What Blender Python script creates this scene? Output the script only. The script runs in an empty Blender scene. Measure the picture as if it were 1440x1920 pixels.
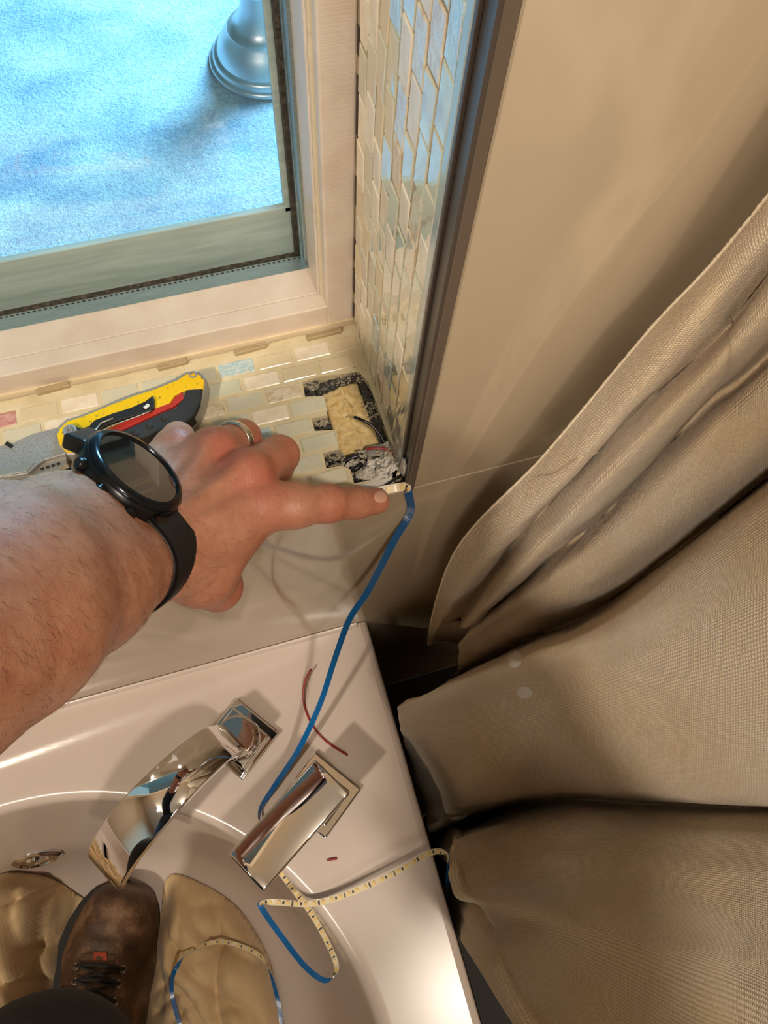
import bpy, bmesh, math, random
import numpy as np
from mathutils import Vector, Matrix, noise as mnoise
from mathutils.bvhtree import BVHTree

SC = bpy.context.scene
COL = SC.collection
V = Vector
R = random.Random(7)

# ------------------------------------------------------------------ camera
M = np.array([[0.9591823513821631, -0.27874192890624383, 0.047667115148820646],
              [-0.24531355216788286, -0.9040208619056984, -0.3500964757921069],
              [0.140678633486965, 0.324112971522129, -0.9355000287393559]])
F = 1420.0
C = np.array([-0.08249028, -0.16210812, 0.4252849])
cd = bpy.data.cameras.new('camera')
cam = bpy.data.objects.new('camera', cd)
COL.objects.link(cam)
cam.matrix_world = Matrix(((M[0][0], -M[1][0], -M[2][0], C[0]), (M[0][1], -M[1][1], -M[2][1], C[1]),
                           (M[0][2], -M[1][2], -M[2][2], C[2]), (0, 0, 0, 1)))
cd.sensor_fit = 'VERTICAL'
cd.sensor_height = 36.0
cd.lens = F / 1920 * 36.0
cd.clip_start = 0.01
SC.camera = cam

# ------------------------------------------------------------------ light
SC.view_settings.view_transform = 'Standard'
SC.view_settings.look = 'None'
SC.view_settings.exposure = 0.12
SC.view_settings.gamma = 1.0
SC.view_settings.use_curve_mapping = False
SC.cycles.use_denoising = True
SC.cycles.max_bounces = 8
SC.cycles.transparent_max_bounces = 8
SC.cycles.sample_clamp_indirect = 4.0
SC.cycles.caustics_reflective = False
SC.cycles.caustics_refractive = False


def lin(r, g, b, a=1.0):
    f = lambda c: (c / 255 / 12.92) if c / 255 <= 0.04045 else ((c / 255 + 0.055) / 1.055) ** 2.4
    return (f(r), f(g), f(b), a)


w = bpy.data.worlds.new('world')
SC.world = w
w.use_nodes = True
w.node_tree.nodes['Background'].inputs[0].default_value = (0.45, 0.62, 0.85, 1)
w.node_tree.nodes['Background'].inputs[1].default_value = 0.25


def area(name, loc, target, size, power, color):
    d = bpy.data.lights.new(name, 'AREA')
    d.shape = 'DISK'
    d.size = size
    d.energy = power
    d.color = color
    o = bpy.data.objects.new(name, d)
    COL.objects.link(o)
    o.location = loc
    o.rotation_euler = (V(target) - V(loc)).to_track_quat('-Z', 'Y').to_euler()
    return o


WARM = (1.0, 0.88, 0.74)
area('downlight_key', (-1.05, -0.75, 1.42), (-0.1, -0.1, -0.2), 0.10, 17, WARM)
area('downlight_far', (0.12, -0.80, 1.42), (0.0, 0.0, -0.2), 0.14, 11, WARM)
area('ceiling_fill', (-0.4, -1.3, 1.42), (-0.2, -0.3, -0.3), 1.0, 14, (1.0, 0.91, 0.80))
# daylight that enters the room beyond through its own window and falls on the carpet
area('daylight', (2.1, 3.4, 1.25), (-0.2, 1.6, -1.05), 1.4, 760, (0.25, 0.66, 1.0))


# ------------------------------------------------------------------ helpers
def ray(x, y):
    return M.T @ np.array([(x - 720) / F, (y - 960) / F, 1.0])


def pl(x, y, axis, val):
    """a point on the plane (axis = val) under a measured position in the photograph"""
    d = ray(x, y)
    t = (val - C[axis]) / d[axis]
    return V((C + t * d).tolist())


def J(x, y, z):
    return pl(x, y, 2, z)


def rho(x, y, r):
    d = ray(x, y)
    t = r / math.hypot(d[0], d[1])
    return V((C + t * d).tolist())


def tag(o, label=None, cat=None, group=None, kind=None):
    if label: o['label'] = label
    if cat: o['category'] = cat
    if group: o['group'] = group
    if kind: o['kind'] = kind
    return o


def empty(name, loc, label=None, cat=None, group=None, kind=None):
    o = bpy.data.objects.new(name, None)
    COL.objects.link(o)
    o.location = loc
    o.empty_display_size = 0.01
    return tag(o, label, cat, group, kind)


def link(name, me, mat=None, parent=None, smooth=False):
    o = bpy.data.objects.new(name, me)
    COL.objects.link(o)
    if mat is not None:
        if isinstance(mat, (list, tuple)):
            for m_ in mat: me.materials.append(m_)
        elif len(me.materials) == 0:
            me.materials.append(mat)
    if smooth:
        me.polygons.foreach_set('use_smooth', [True] * len(me.polygons))
    if parent is not None:
        o.parent = parent
        if parent.parent is None: o.matrix_parent_inverse = Matrix.Translation(-parent.location)
    return o


def mesh(name, verts, faces, mat=None, parent=None, smooth=False):
    me = bpy.data.meshes.new(name)
    me.from_pydata([tuple(v) for v in verts], [], faces)
    me.update()
    return link(name, me, mat, parent, smooth)


def frombm(name, bm, mat=None, parent=None, smooth=False):
    me = bpy.data.meshes.new(name)
    bmesh.ops.recalc_face_normals(bm, faces=bm.faces)
    bm.to_mesh(me)
    bm.free()
    return link(name, me, mat, parent, smooth)


def bm_box(bm, c, s, ax=None, bevel=0.0, seg=2):
    """box with centre c, full sizes s, optional axes (3 unit vectors)"""
    r = bmesh.ops.create_cube(bm, size=1.0)
    vs = r['verts']
    for v in vs:
        p = V((v.co.x * s[0], v.co.y * s[1], v.co.z * s[2]))
        if ax: p = ax[0] * p.x + ax[1] * p.y + ax[2] * p.z
        v.co = p + V(c)
    if bevel > 0:
        es = list({e for v in vs for e in v.link_edges})
        bmesh.ops.bevel(bm, geom=es, offset=bevel, segments=seg, profile=0.5, affect='EDGES')


def box(name, lo, hi, mat=None, parent=None, bevel=0.0, seg=2):
    bm = bmesh.new()
    lo, hi = V(lo), V(hi)
    bm_box(bm, (lo + hi) / 2, hi - lo, None, bevel, seg)
    return frombm(name, bm, mat, parent)


def obox(name, c, s, ax, mat=None, parent=None, bevel=0.0, seg=2):
    bm = bmesh.new()
    bm_box(bm, c, s, ax, bevel, seg)
    return frombm(name, bm, mat, parent)


def cat(pts, n, closed=False):
    """Catmull-Rom resample: n steps per segment; pts are tuples/vectors of any length"""
    P = np.array([list(p) for p in pts], float)
    out = []
    m = len(P)
    segs = m if closed else m - 1
    for i in range(segs):
        if closed:
            a, b, c, d = P[(i - 1) % m], P[i], P[(i + 1) % m], P[(i + 2) % m]
        else:
            a, b, c, d = P[max(i - 1, 0)], P[i], P[i + 1], P[min(i + 2, m - 1)]
        for k in range(n):
            t = k / n
            out.append(0.5 * (2 * b + (c - a) * t + (2 * a - 5 * b + 4 * c - d) * t * t + (3 * b - 3 * c + d - a) * t ** 3))
    if not closed: out.append(P[-1])
    return np.array(out)


def grid_faces(nu, nv, cu=False, cv=False):
    fs = []
    for i in range(nu if cu else nu - 1):
        for j in range(nv if cv else nv - 1):
            a = i * nv + j
            b = ((i + 1) % nu) * nv + j
            c = ((i + 1) % nu) * nv + (j + 1) % nv
            d = i * nv + (j + 1) % nv
            fs.append((a, b, c, d))
    return fs


def frames(P):
    """parallel-transport frames along a polyline"""
    P = [V(p) for p in P]
    T = []
    for i in range(len(P)):
        T.append((P[min(i + 1, len(P) - 1)] - P[max(i - 1, 0)]).normalized())
    up = V((0, 0, 1)) if abs(T[0].z) < 0.9 else V((0, 1, 0))
    n = (up - T[0] * up.dot(T[0])).normalized()
    Ns = [n]
    for i in range(1, len(P)):
        n = (n - T[i] * n.dot(T[i])).normalized()
        Ns.append(n)
    return P, T, Ns


def tube_data(P, rad, sides=8, base=0):
    P, T, Ns = frames(P)
    vs, fs = [], []
    for i, p in enumerate(P):
        r = rad[i] if hasattr(rad, '__len__') else rad
        b = T[i].cross(Ns[i])
        for k in range(sides):
            a = 2 * math.pi * k / sides
            vs.append(p + (Ns[i] * math.cos(a) + b * math.sin(a)) * r)
    n = len(P)
    for f in grid_faces(n, sides, False, True): fs.append(tuple(base + q for q in f))
    fs.append(tuple(base + k for k in range(sides))[::-1])
    fs.append(tuple(base + (n - 1) * sides + k for k in range(sides)))
    return vs, fs


def tube(name, P, rad, mat, parent=None, sides=10):
    vs, fs = tube_data(P, rad, sides)
    return mesh(name, vs, fs, mat, parent, True)


def sharp(o, ang=35):
    """keep hard edges hard on a smooth mesh"""
    me = o.data
    me.polygons.foreach_set('use_smooth', [True] * len(me.polygons))
    me.set_sharp_from_angle(angle=math.radians(ang))
    return o


def lathe(name, prof, c, axis, mat, parent=None, n=40, start=None):
    """prof: list of (radius, height along axis)"""
    axis = V(axis).normalized()
    u = axis.orthogonal().normalized() if start is None else V(start)
    v = axis.cross(u)
    vs = []
    for r, h in prof:
        for k in range(n):
            a = 2 * math.pi * k / n
            vs.append(V(c) + axis * h + (u * math.cos(a) + v * math.sin(a)) * r)
    fs = grid_faces(len(prof), n, False, True)
    fs.append(tuple(range(n))[::-1])
    fs.append(tuple((len(prof) - 1) * n + k for k in range(n)))
    return sharp(mesh(name, vs, fs, mat, parent, True), 42)


# ------------------------------------------------------------------ materials
MATS = {}


class NT:
    def __init__(s, name):
        s.m = bpy.data.materials.new(name)
        s.m.use_nodes = True
        s.t = s.m.node_tree
        s.b = s.t.nodes['Principled BSDF']
        MATS[name] = s.m

    def n(s, typ, **k):
        nd = s.t.nodes.new(typ)
        for a, v in k.items():
            if a.startswith('i_'):
                key = a[2:]
                key = int(key) if key.isdigit() else key.replace('_', ' ')
                nd.inputs[key].default_value = v
            else:
                setattr(nd, a, v)
        return nd

    def l(s, a, b):
        s.t.links.new(a, b)

    def coord(s, which='Object', scale=None, rot=None):
        tc = s.n('ShaderNodeTexCoord')
        if scale is None and rot is None: return tc.outputs[which]
        mp = s.n('ShaderNodeMapping')
        if scale is not None: mp.inputs['Scale'].default_value = scale
        if rot is not None: mp.inputs['Rotation'].default_value = rot
        s.l(tc.outputs[which], mp.inputs[0])
        return mp.outputs[0]

    def noise(s, vec, scale, detail=4, rough=0.5, dist=0.0):
        nd = s.n('ShaderNodeTexNoise')
        nd.inputs['Scale'].default_value = scale
        nd.inputs['Detail'].default_value = detail
        nd.inputs['Roughness'].default_value = rough
        nd.inputs['Distortion'].default_value = dist
        s.l(vec, nd.inputs['Vector'])
        return nd.outputs['Fac']

    def ramp(s, fac, stops):
        r = s.n('ShaderNodeValToRGB')
        e = r.color_ramp.elements
        while len(e) > 1: e.remove(e[-1])
        e[0].position, e[0].color = stops[0]
        for p, c in stops[1:]:
            q = e.new(p)
            q.color = c
        s.l(fac, r.inputs[0])
        return r.outputs['Color']

    def mix(s, fac, a, b, mode='MIX'):
        m = s.n('ShaderNodeMix', data_type='RGBA', blend_type=mode)
        for sock, v in ((m.inputs[0], fac), (m.inputs[6], a), (m.inputs[7], b)):
            if hasattr(v, 'links') or hasattr(v, 'is_linked'):
                s.l(v, sock)
            else:
                sock.default_value = v
        return m.outputs[2]

    def math(s, op, a, b=None):
        m = s.n('ShaderNodeMath', operation=op)
        for i, v in enumerate((a, b)):
            if v is None: continue
            if hasattr(v, 'is_linked'): s.l(v, m.inputs[i])
            else: m.inputs[i].default_value = v
        return m.outputs[0]

    def bump(s, h, strength=0.3, dist=0.001, prev=None):
        b = s.n('ShaderNodeBump')
        b.inputs['Strength'].default_value = strength
        b.inputs['Distance'].default_value = dist
        s.l(h, b.inputs['Height'])
        if prev is not None: s.l(prev, b.inputs['Normal'])
        s.l(b.outputs[0], s.b.inputs['Normal'])
        return b.outputs[0]

    def base(s, c):
        if hasattr(c, 'is_linked'): s.l(c, s.b.inputs['Base Color'])
        else: s.b.inputs['Base Color'].default_value = c
        return s

    def set(s, **k):
        for a, v in k.items():
            s.b.inputs[a.replace('_', ' ')].default_value = v
        return s


def simple(name, c, rough=0.5, metal=0.0, bump=None, **k):
    n = NT(name)
    n.base(c).set(Roughness=rough, Metallic=metal, **k)
    if bump:
        n.bump(n.noise(n.coord(), bump[0], 3), bump[1], bump[2])
    return n.m


# marble slab
n = NT('marble')
co = n.coord('Object')
big = n.noise(n.coord('Object', (1, 1, 0.6)), 5.0, 4, 0.5, 0.6)
c1 = n.ramp(big, [(0.30, lin(164, 143, 113)), (0.42, lin(182, 163, 136)), (0.75, lin(192, 175, 151))])
vein = n.noise(n.coord('Object', (1, 1, 0.45), (0, 0.5, 0)), 2.1, 5, 0.5, 0.5)
vm = n.ramp(n.math('ABSOLUTE', n.math('SUBTRACT', vein, 0.5)), [(0.0, (1, 1, 1, 1)), (0.018, (0, 0, 0, 1))])
c2 = n.mix(n.math('MULTIPLY', vm, 0.22), c1, lin(232, 214, 184))
n.base(c2).set(Roughness=0.07, IOR=1.5)
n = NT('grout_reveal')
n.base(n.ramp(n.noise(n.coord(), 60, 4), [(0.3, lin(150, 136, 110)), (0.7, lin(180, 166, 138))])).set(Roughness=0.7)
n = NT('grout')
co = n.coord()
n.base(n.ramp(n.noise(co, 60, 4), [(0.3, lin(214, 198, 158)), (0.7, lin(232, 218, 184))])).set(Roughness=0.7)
n.bump(n.noise(co, 900, 4), 0.5, 0.0006)
simple('joint', lin(225, 212, 190), 0.7)
simple('core', lin(150, 140, 125), 0.9)
# tiles
simple('tile_glass', lin(222, 216, 190), 0.04, Coat_Weight=1.0, Coat_Roughness=0.02)
simple('tile_green', lin(214, 212, 186), 0.04, Coat_Weight=1.0, Coat_Roughness=0.02)
n = NT('tile_stone')
co = n.coord()
n.base(n.ramp(n.noise(co, 130, 5, 0.6), [(0.3, lin(234, 214, 186)), (0.6, lin(246, 234, 212))])).set(Roughness=0.28)
simple('tile_brown', lin(176, 154, 118), 0.3)
simple('tile_tan', lin(226, 208, 172), 0.2, Coat_Weight=0.5)


def pearl(name, cols, sc=90):
    n = NT(name)
    co = n.coord('Object', (1, 2.2, 1))
    f = n.noise(co, sc, 5, 0.6, 1.5)
    n.base(n.ramp(f, cols)).set(Roughness=0.12, Coat_Weight=1.0)
    n.bump(f, 0.6, 0.002)
    return n.m


pearl('tile_pearl', [(0.3, lin(140, 178, 196)), (0.42, lin(222, 232, 228)), (0.52, lin(170, 205, 214)), (0.62, lin(236, 230, 214)), (0.72, lin(150, 190, 205))])
pearl('tile_shell', [(0.3, lin(232, 214, 180)), (0.45, lin(236, 224, 198)), (0.58, lin(214, 180, 140)), (0.7, lin(226, 226, 210))], 50)
pearl('tile_pink', [(0.3, lin(190, 110, 96)), (0.5, lin(214, 160, 150)), (0.65, lin(226, 200, 200)), (0.8, lin(190, 90, 70))], 60)
# painted wood of the window, aluminium, etc.
n = NT('window_paint')
co = n.coord('Object', (1, 6, 30))
n.base(n.ramp(n.noise(n.coord(), 40, 5), [(0.3, lin(216, 198, 180)), (0.7, lin(228, 214, 198))])).set(Roughness=0.38)
n.bump(n.noise(co, 40, 4), 0.25, 0.0006)
n = NT('aluminium')
co = n.coord('Object', (2, 60, 60))
n.base(n.ramp(n.noise(co, 30, 3), [(0.3, lin(146, 166, 172)), (0.7, lin(172, 192, 196))])).set(Roughness=0.36, Metallic=0.75)
n = NT('sash')
co = n.coord('Object', (2, 40, 40))
n.base(n.ramp(n.noise(n.coord('Object', (3, 30, 30)), 8, 4), [(0.3, lin(150, 168, 162)), (0.7, lin(172, 188, 180))])).set(Roughness=0.42)
n.bump(n.noise(n.coord(), 500, 3), 0.2, 0.0004)
n = NT('gasket')
n.base(n.ramp(n.noise(n.coord(), 300, 5, 0.7), [(0.45, lin(46, 40, 34)), (0.7, lin(96, 86, 70))])).set(Roughness=0.8)
simple('caulk', lin(218, 203, 172), 0.45, 0.0, (90, 0.6, 0.002))
simple('caulk_white', lin(222, 215, 205), 0.5, 0.0, (300, 0.8, 0.002))
g = NT('glass')
g.t.nodes.clear()
out = g.n('ShaderNodeOutputMaterial')
tr = g.n('ShaderNodeBsdfTransparent')
gl = g.n('ShaderNodeBsdfGlossy')
gl.inputs['Roughness'].default_value = 0.02
fr = g.n('ShaderNodeFresnel')
mx = g.n('ShaderNodeMixShader')
g.l(g.math('MULTIPLY', fr.outputs[0], 0.2), mx.inputs[0])
g.l(tr.outputs[0], mx.inputs[1]); g.l(gl.outputs[0], mx.inputs[2]); g.l(mx.outputs[0], out.inputs[0])
n = NT('profile_dark')
n.base(lin(78, 68, 60)).set(Roughness=0.38, Metallic=0.0)
n = NT('profile_bronze')
n.base(lin(132, 118, 104)).set(Roughness=0.38, Metallic=0.55)
simple('profile_light', lin(190, 200, 196), 0.15, 0.3)
# carpet
n = NT('carpet')
co = n.coord('Object')
patch = n.noise(n.coord('Object', (1.0, 1.3, 1)), 4.2, 4, 0.5, 0.2)  # tone patches paint the shading of the pile direction into the colour
fine = n.noise(co, 120, 3, 0.75)
c = n.mix(0.62, n.ramp(patch, [(0.34, lin(174, 192, 208)), (0.62, lin(234, 240, 236))]),
          n.ramp(fine, [(0.3, lin(110, 140, 170)), (0.7, lin(240, 245, 245))]), 'MULTIPLY')
n.base(c).set(Roughness=0.95)
n.bump(fine, 0.9, 0.006)
simple('canvas_edge', lin(240, 226, 198), 0.9)
simple('floor_dark', lin(34, 28, 24), 0.6)
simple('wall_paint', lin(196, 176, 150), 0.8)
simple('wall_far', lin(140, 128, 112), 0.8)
simple('ceiling_paint', lin(226, 214, 196), 0.8)
# tub
n = NT('acrylic')
n.base(lin(208, 192, 180)).set(Roughness=0.23)
simple('tub_shadow_line', lin(92, 78, 58), 0.6)  # brown for the painted shadow line under the tub rim
simple('chrome', (0.86, 0.86, 0.88, 1), 0.025, 1.0)
simple('chrome_soft', (0.72, 0.72, 0.74, 1), 0.12, 1.0)


# cloth
def cloth(name, c0, c1, thr, freq, blotch=9.0, tex='UV', weave=0.6):
    n = NT(name)
    uv = n.coord(tex)
    o = n.coord('Object')
    wx = n.n('ShaderNodeTexWave', wave_type='BANDS', bands_direction='X')
    wy = n.n('ShaderNodeTexWave', wave_type='BANDS', bands_direction='Y')
    for q in (wx, wy):
        q.inputs['Scale'].default_value = freq
        q.inputs['Distortion'].default_value = 1.6
        q.inputs['Detail'].default_value = 2.0
        q.inputs['Detail Scale'].default_value = 2.5
        n.l(uv, q.inputs['Vector'])
    wv = n.math('MULTIPLY', wx.outputs['Fac'], wy.outputs['Fac'])
    basec = n.ramp(n.noise(o, blotch, 5, 0.6), [(0.3, c0), (0.7, c1)])
    fl = n.noise(o, 420, 2, 0.7)
    th = n.ramp(n.math('ADD', wv, n.math('MULTIPLY', fl, 0.5)), [(0.15, thr), (0.75, (1, 1, 1, 1))])
    n.base(n.mix(1.0, basec, th, 'MULTIPLY')).set(Roughness=0.92, Sheen_Weight=0.25, Sheen_Roughness=0.5)
    b1 = n.bump(n.noise(o, 60, 4), 0.35, 0.003)
    n.bump(n.math('ADD', wv, fl), weave, 0.0011, b1)
    return n.m


cloth('canvas', lin(224, 198, 156), lin(234, 221, 200), (0.62, 0.56, 0.50, 1), 137)
cloth('canvas_tub', lin(206, 176, 130), lin(228, 200, 156), (0.96, 0.95, 0.93, 1), 150, 14, 'Object', 0.15)
# knife
n = NT('knife_yellow')
o_ = n.coord()
wear = n.ramp(n.noise(o_, 380, 5, 0.7), [(0.60, (0, 0, 0, 1)), (0.63, (1, 1, 1, 1))])
n.base(n.mix(wear, lin(244, 196, 12), lin(120, 100, 60))).set(Roughness=0.42)
simple('knife_black', lin(30, 28, 26), 0.45, 0.0, (700, 0.3, 0.0005))
simple('knife_grip', lin(40, 37, 34), 0.7, 0.0, (900, 0.5, 0.0006))
simple('knife_red', lin(184, 46, 32), 0.5)
n = NT('knife_steel')
n.base(n.ramp(n.noise(n.coord(), 900, 3, 0.7), [(0.3, lin(150, 148, 144)), (0.7, lin(190, 188, 184))])).set(Roughness=0.45, Metallic=0.5)
simple('blade_steel', lin(206, 200, 188), 0.28, 0.7)
# skin
n = NT('skin')
o_ = n.coord()
at = n.n('ShaderNodeAttribute', attribute_name='tone')
ba = n.ramp(n.noise(o_, 70, 5, 0.6), [(0.3, lin(178, 120, 92)), (0.7, lin(202, 148, 120))])
red = n.mix(n.math('MULTIPLY', at.outputs['Fac'], 0.85), ba, lin(198, 84, 68))
mott = n.noise(o_, 260, 4, 0.6)
c = n.mix(n.ramp(mott, [(0.45, (0, 0, 0, 1)), (0.75, (0.5, 0.5, 0.5, 1))]), red, lin(180, 112, 90))
n.base(c).set(Roughness=0.42, Subsurface_Weight=0.12, Subsurface_Scale=0.004)
n.b.inputs['Subsurface Radius'].default_value = (1.0, 0.35, 0.2)
vor = n.n('ShaderNodeTexVoronoi', feature='DISTANCE_TO_EDGE')
vor.inputs['Scale'].default_value = 700
n.l(n.coord('Object'), vor.inputs['Vector'])
b1 = n.bump(n.noise(o_, 160, 5, 0.65), 0.35, 0.0016)
n.bump(n.math('MINIMUM', vor.outputs['Distance'], 0.25), 0.35, 0.0006, b1)
simple('gap_shade', lin(60, 48, 36), 0.8)  # dark brown that paints the shade inside gaps of the reveal
simple('nail', lin(222, 170, 146), 0.25, 0.0, None, Coat_Weight=0.4)
simple('hair', lin(96, 62, 44), 0.6)
simple('sleeve', lin(28, 36, 52), 0.9)
simple('trouser', lin(34, 33, 33), 0.85, 0.0, (500, 0.6, 0.001))
# watch
simple('watch_body', lin(20, 20, 21), 0.28, 0.2)
simple('watch_strap', lin(22, 22, 23), 0.5)
simple('watch_bezel', lin(44, 48, 54), 0.16, 0.8)
simple('watch_glass', lin(16, 16, 16), 0.03, 0.0, None, Coat_Weight=1.0)
simple('watch_print', lin(62, 60, 56), 0.2)
simple('silver', lin(214, 206, 196), 0.16, 1.0)
# boot
n = NT('boot_leather')
o_ = n.coord()
ff = n.noise(o_, 26, 6, 0.65)
n.base(n.ramp(ff, [(0.3, lin(52, 35, 24)), (0.5, lin(92, 66, 46)), (0.62, lin(134, 102, 76)), (0.75, lin(172, 140, 110))])).set(Roughness=0.5)
n.bump(n.noise(o_, 240, 5, 0.7), 0.5, 0.002)
simple('boot_sole', lin(28, 23, 19), 0.7)
simple('boot_lace', lin(30, 24, 20), 0.8)
simple('boot_tongue', lin(96, 72, 52), 0.7, 0.0, (500, 0.4, 0.001))
simple('eyelet', lin(150, 142, 132), 0.25, 1.0)
simple('boot_tab', lin(176, 74, 54), 0.6)
# wires and strip
simple('strip_blue', lin(8, 96, 160), 0.25, 0.0, None, Coat_Weight=0.6)
simple('strip_clear', lin(120, 150, 165), 0.2)
simple('strip_white', lin(226, 212, 178), 0.35)
simple('chip_yellow', lin(236, 204, 132), 0.3)
simple('chip_dark', lin(70, 56, 46), 0.5)
simple('wire_red', lin(140, 30, 28), 0.35)
simple('wire_black', lin(16, 14, 16), 0.3)
simple('plastic_white', lin(226, 220, 208), 0.3)
n = NT('gel')
n.base(lin(206, 200, 190)).set(Roughness=0.15, Transmission_Weight=0.6)
n = NT('osb')
o_ = n.coord()
n.base(n.ramp(n.noise(o_, 260, 6, 0.7), [(0.3, lin(222, 178, 112)), (0.5, lin(248, 216, 150)), (0.72, lin(252, 232, 186))])).set(Roughness=0.75)
n.bump(n.noise(o_, 400, 5, 0.7), 0.9, 0.002)
n = NT('mastic')
o_ = n.coord()
n.base(n.ramp(n.noise(o_, 500, 5, 0.7), [(0.40, lin(62, 62, 62)), (0.55, lin(112, 110, 104)), (0.64, lin(200, 192, 176))])).set(Roughness=0.7)
n.bump(n.noise(o_, 600, 5, 0.7), 1.0, 0.003)
simple('crumb_light', lin(182, 172, 152), 0.8)
simple('crumb_dark', lin(84, 80, 74), 0.8)
simple('lamp_chrome', (0.66, 0.70, 0.74, 1), 0.34, 0.85)
m = MATS

# ------------------------------------------------------------------ SETTING
S = 1.1
ZD = -0.3708           # tub deck height
ZF = -0.99             # bathroom floor
ZC = -1.045            # carpet beyond the window
XJ = 0.0055            # right edge of the corner profile
ZJ = -0.0121           # horizontal joint between the slabs
YW = 0.122             # front of the window frame

# front wall: core boxes round the opening, marble panels as parts
wall = empty('wall_front', (0.2, 0.1, ZF), kind='structure')
for nm, lo, hi in (('core', (-2.0, 0.0125, ZF), (1.7, 0.22, -0.013)), ('core', (0.0135, 0.0125, -0.013), (1.7, 0.22, 1.45)),
                   ('core', (-2.0, 0.0125, -0.013), (-1.0, 0.22, 1.45)), ('core', (-1.0, 0.0125, 1.0), (0.0135, 0.22, 1.45))):
    box(nm, lo, hi, m['core'], wall)
G = 0.0007
for lo, hi in (((XJ, 0, ZJ + G), (1.7, 0.0122, 0.70)), ((XJ, 0, 0.70 + 2 * G), (1.7, 0.0122, 1.45)),
               ((-1.2 + G, 0, ZF), (1.7, 0.0122, ZJ - G)), ((-2.0, 0, ZF), (-1.2 - G, 0.0122, ZJ - G)),
               ((-2.0, 0, ZJ + G), (-1.0, 0.0122, 1.45)), ((-1.0 + G, 0, 1.0), (XJ - G, 0.0122, 1.45))):
    box('panel', lo, hi, m['marble'], wall, 0.0004, 1)
box('joint_filler', (XJ, 0.0006, ZJ - 0.002), (1.7, 0.0118, ZJ + 0.002), m['joint'], wall)
box('joint_filler', (XJ, 0.0006, 0.698), (1.7, 0.0118, 0.703), m['joint'], wall)

# sill bed with the hole cut out
HOLE = [(567, 716), (598, 706), (672, 697), (690, 715), (704, 750), (718, 790), (735, 835), (748, 878), (742, 893), (664, 906),
        (657, 880), (640, 873), (612, 878), (606, 850), (636, 842), (631, 806), (590, 808), (584, 785), (614, 778), (608, 742), (572, 744)]
sill = empty('trim_1', (-0.4, 0.06, 0), 'tiled window sill with a broken open patch at its right end', None, None, 'structure')
bed = box('grout_bed', (-1.0, 0.0062, -0.0125), (0.0, 0.124, 0.0), m['grout'], sill)
vs = []
for z in (-0.02, 0.02):
    for q in HOLE:
        p = J(*q, 0)
        vs.append(V((min(p.x, -0.0006), p.y, z)))
nh = len(HOLE)
fs = [tuple(range(nh)), tuple(range(nh, 2 * nh))[::-1]] + [(i, i + nh, (i + 1) % nh + nh, (i + 1) % nh) for i in range(nh)]
cut = mesh('cutter', vs, fs)
bmc = bmesh.new(); bmc.from_mesh(cut.data); bmesh.ops.recalc_face_normals(bmc, faces=bmc.faces); bmc.to_mesh(cut.data); bmc.free()
md = bed.modifiers.new('b', 'BOOLEAN')
md.operation = 'DIFFERENCE'; md.object = cut; md.solver = 'EXACT'
dg = bpy.context.evaluated_depsgraph_get()
nm_ = bpy.data.meshes.new_from_object(bed.evaluated_get(dg))
bed.modifiers.clear(); bed.data = nm_
bpy.data.objects.remove(cut)

# tiles -------------------------------------------------------------
PX, PY = 0.0247, 0.01276
TW, TH = 0.0222, 0.0098
tile_meshes = {}


def tile_mesh(L, W, mat, key):
    k = (round(L, 5), round(W, 5), mat, key)
    if k in tile_meshes: return tile_meshes[k]
    r = random.Random(hash(str(k)) % 9999 if False else len(tile_meshes) * 13 + 5)
    b, t = 0.0006, 0.0006 + r.uniform(-0.0002, 0.0002)
    if mat in ('tile_glass', 'tile_green'): b, t = 0.0006, 0.0007
    pts = []
    for z, i in ((-0.002, 0), (t - b * 0.6, 0), (t, b)):
        for sx, sy in ((-1, -1), (1, -1), (1, 1), (-1, 1)):
            tilt = 0 if z < 0 else (sx * 0.00012 * r.choice((-1, 1)))
            pts.append((sx * (L / 2 - i), sy * (W / 2 - i), z + tilt))
    f = []
    for a in (0, 4):
        for k2 in range(4): f.append((a + k2, a + (k2 + 1) % 4, a + 4 + (k2 + 1) % 4, a + 4 + k2))
    f.append((8, 9, 10, 11))
    me = bpy.data.meshes.new('tile')
    me.from_pydata(pts, [], f)
    me.materials.append(m[mat])
    tile_meshes[k] = me
    return me


def pick(r):
    u = r.random()
    if u < 0.36: return 'tile_glass'
    if u < 0.56: return 'tile_green'
    if u < 0.85: return 'tile_stone'
    if u < 0.93: return 'tile_tan'
    if u < 0.97: return 'tile_shell'
    return 'tile_pearl'


def place_tile(parent, me, c, flip):
    o = bpy.data.objects.new('tile', me)
    COL.objects.link(o)
    o.parent = parent
    o.matrix_parent_inverse = Matrix.Translation(-parent.location)
    if flip:      # reveal: long along z, normal -x
        o.matrix_basis = (Matrix.Translation(V(c)) @ Matrix.Rotation(tr_.gauss(0, 0.022), 4, 'Z') @ Matrix.Rotation(tr_.gauss(0, 0.012), 4, 'Y')
                          @ Matrix(((0, 0, -1, 0), (0, 1, 0, 0), (1, 0, 0, 0), (0, 0, 0, 1))))
    else:
        o.location = c
    return o


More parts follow.
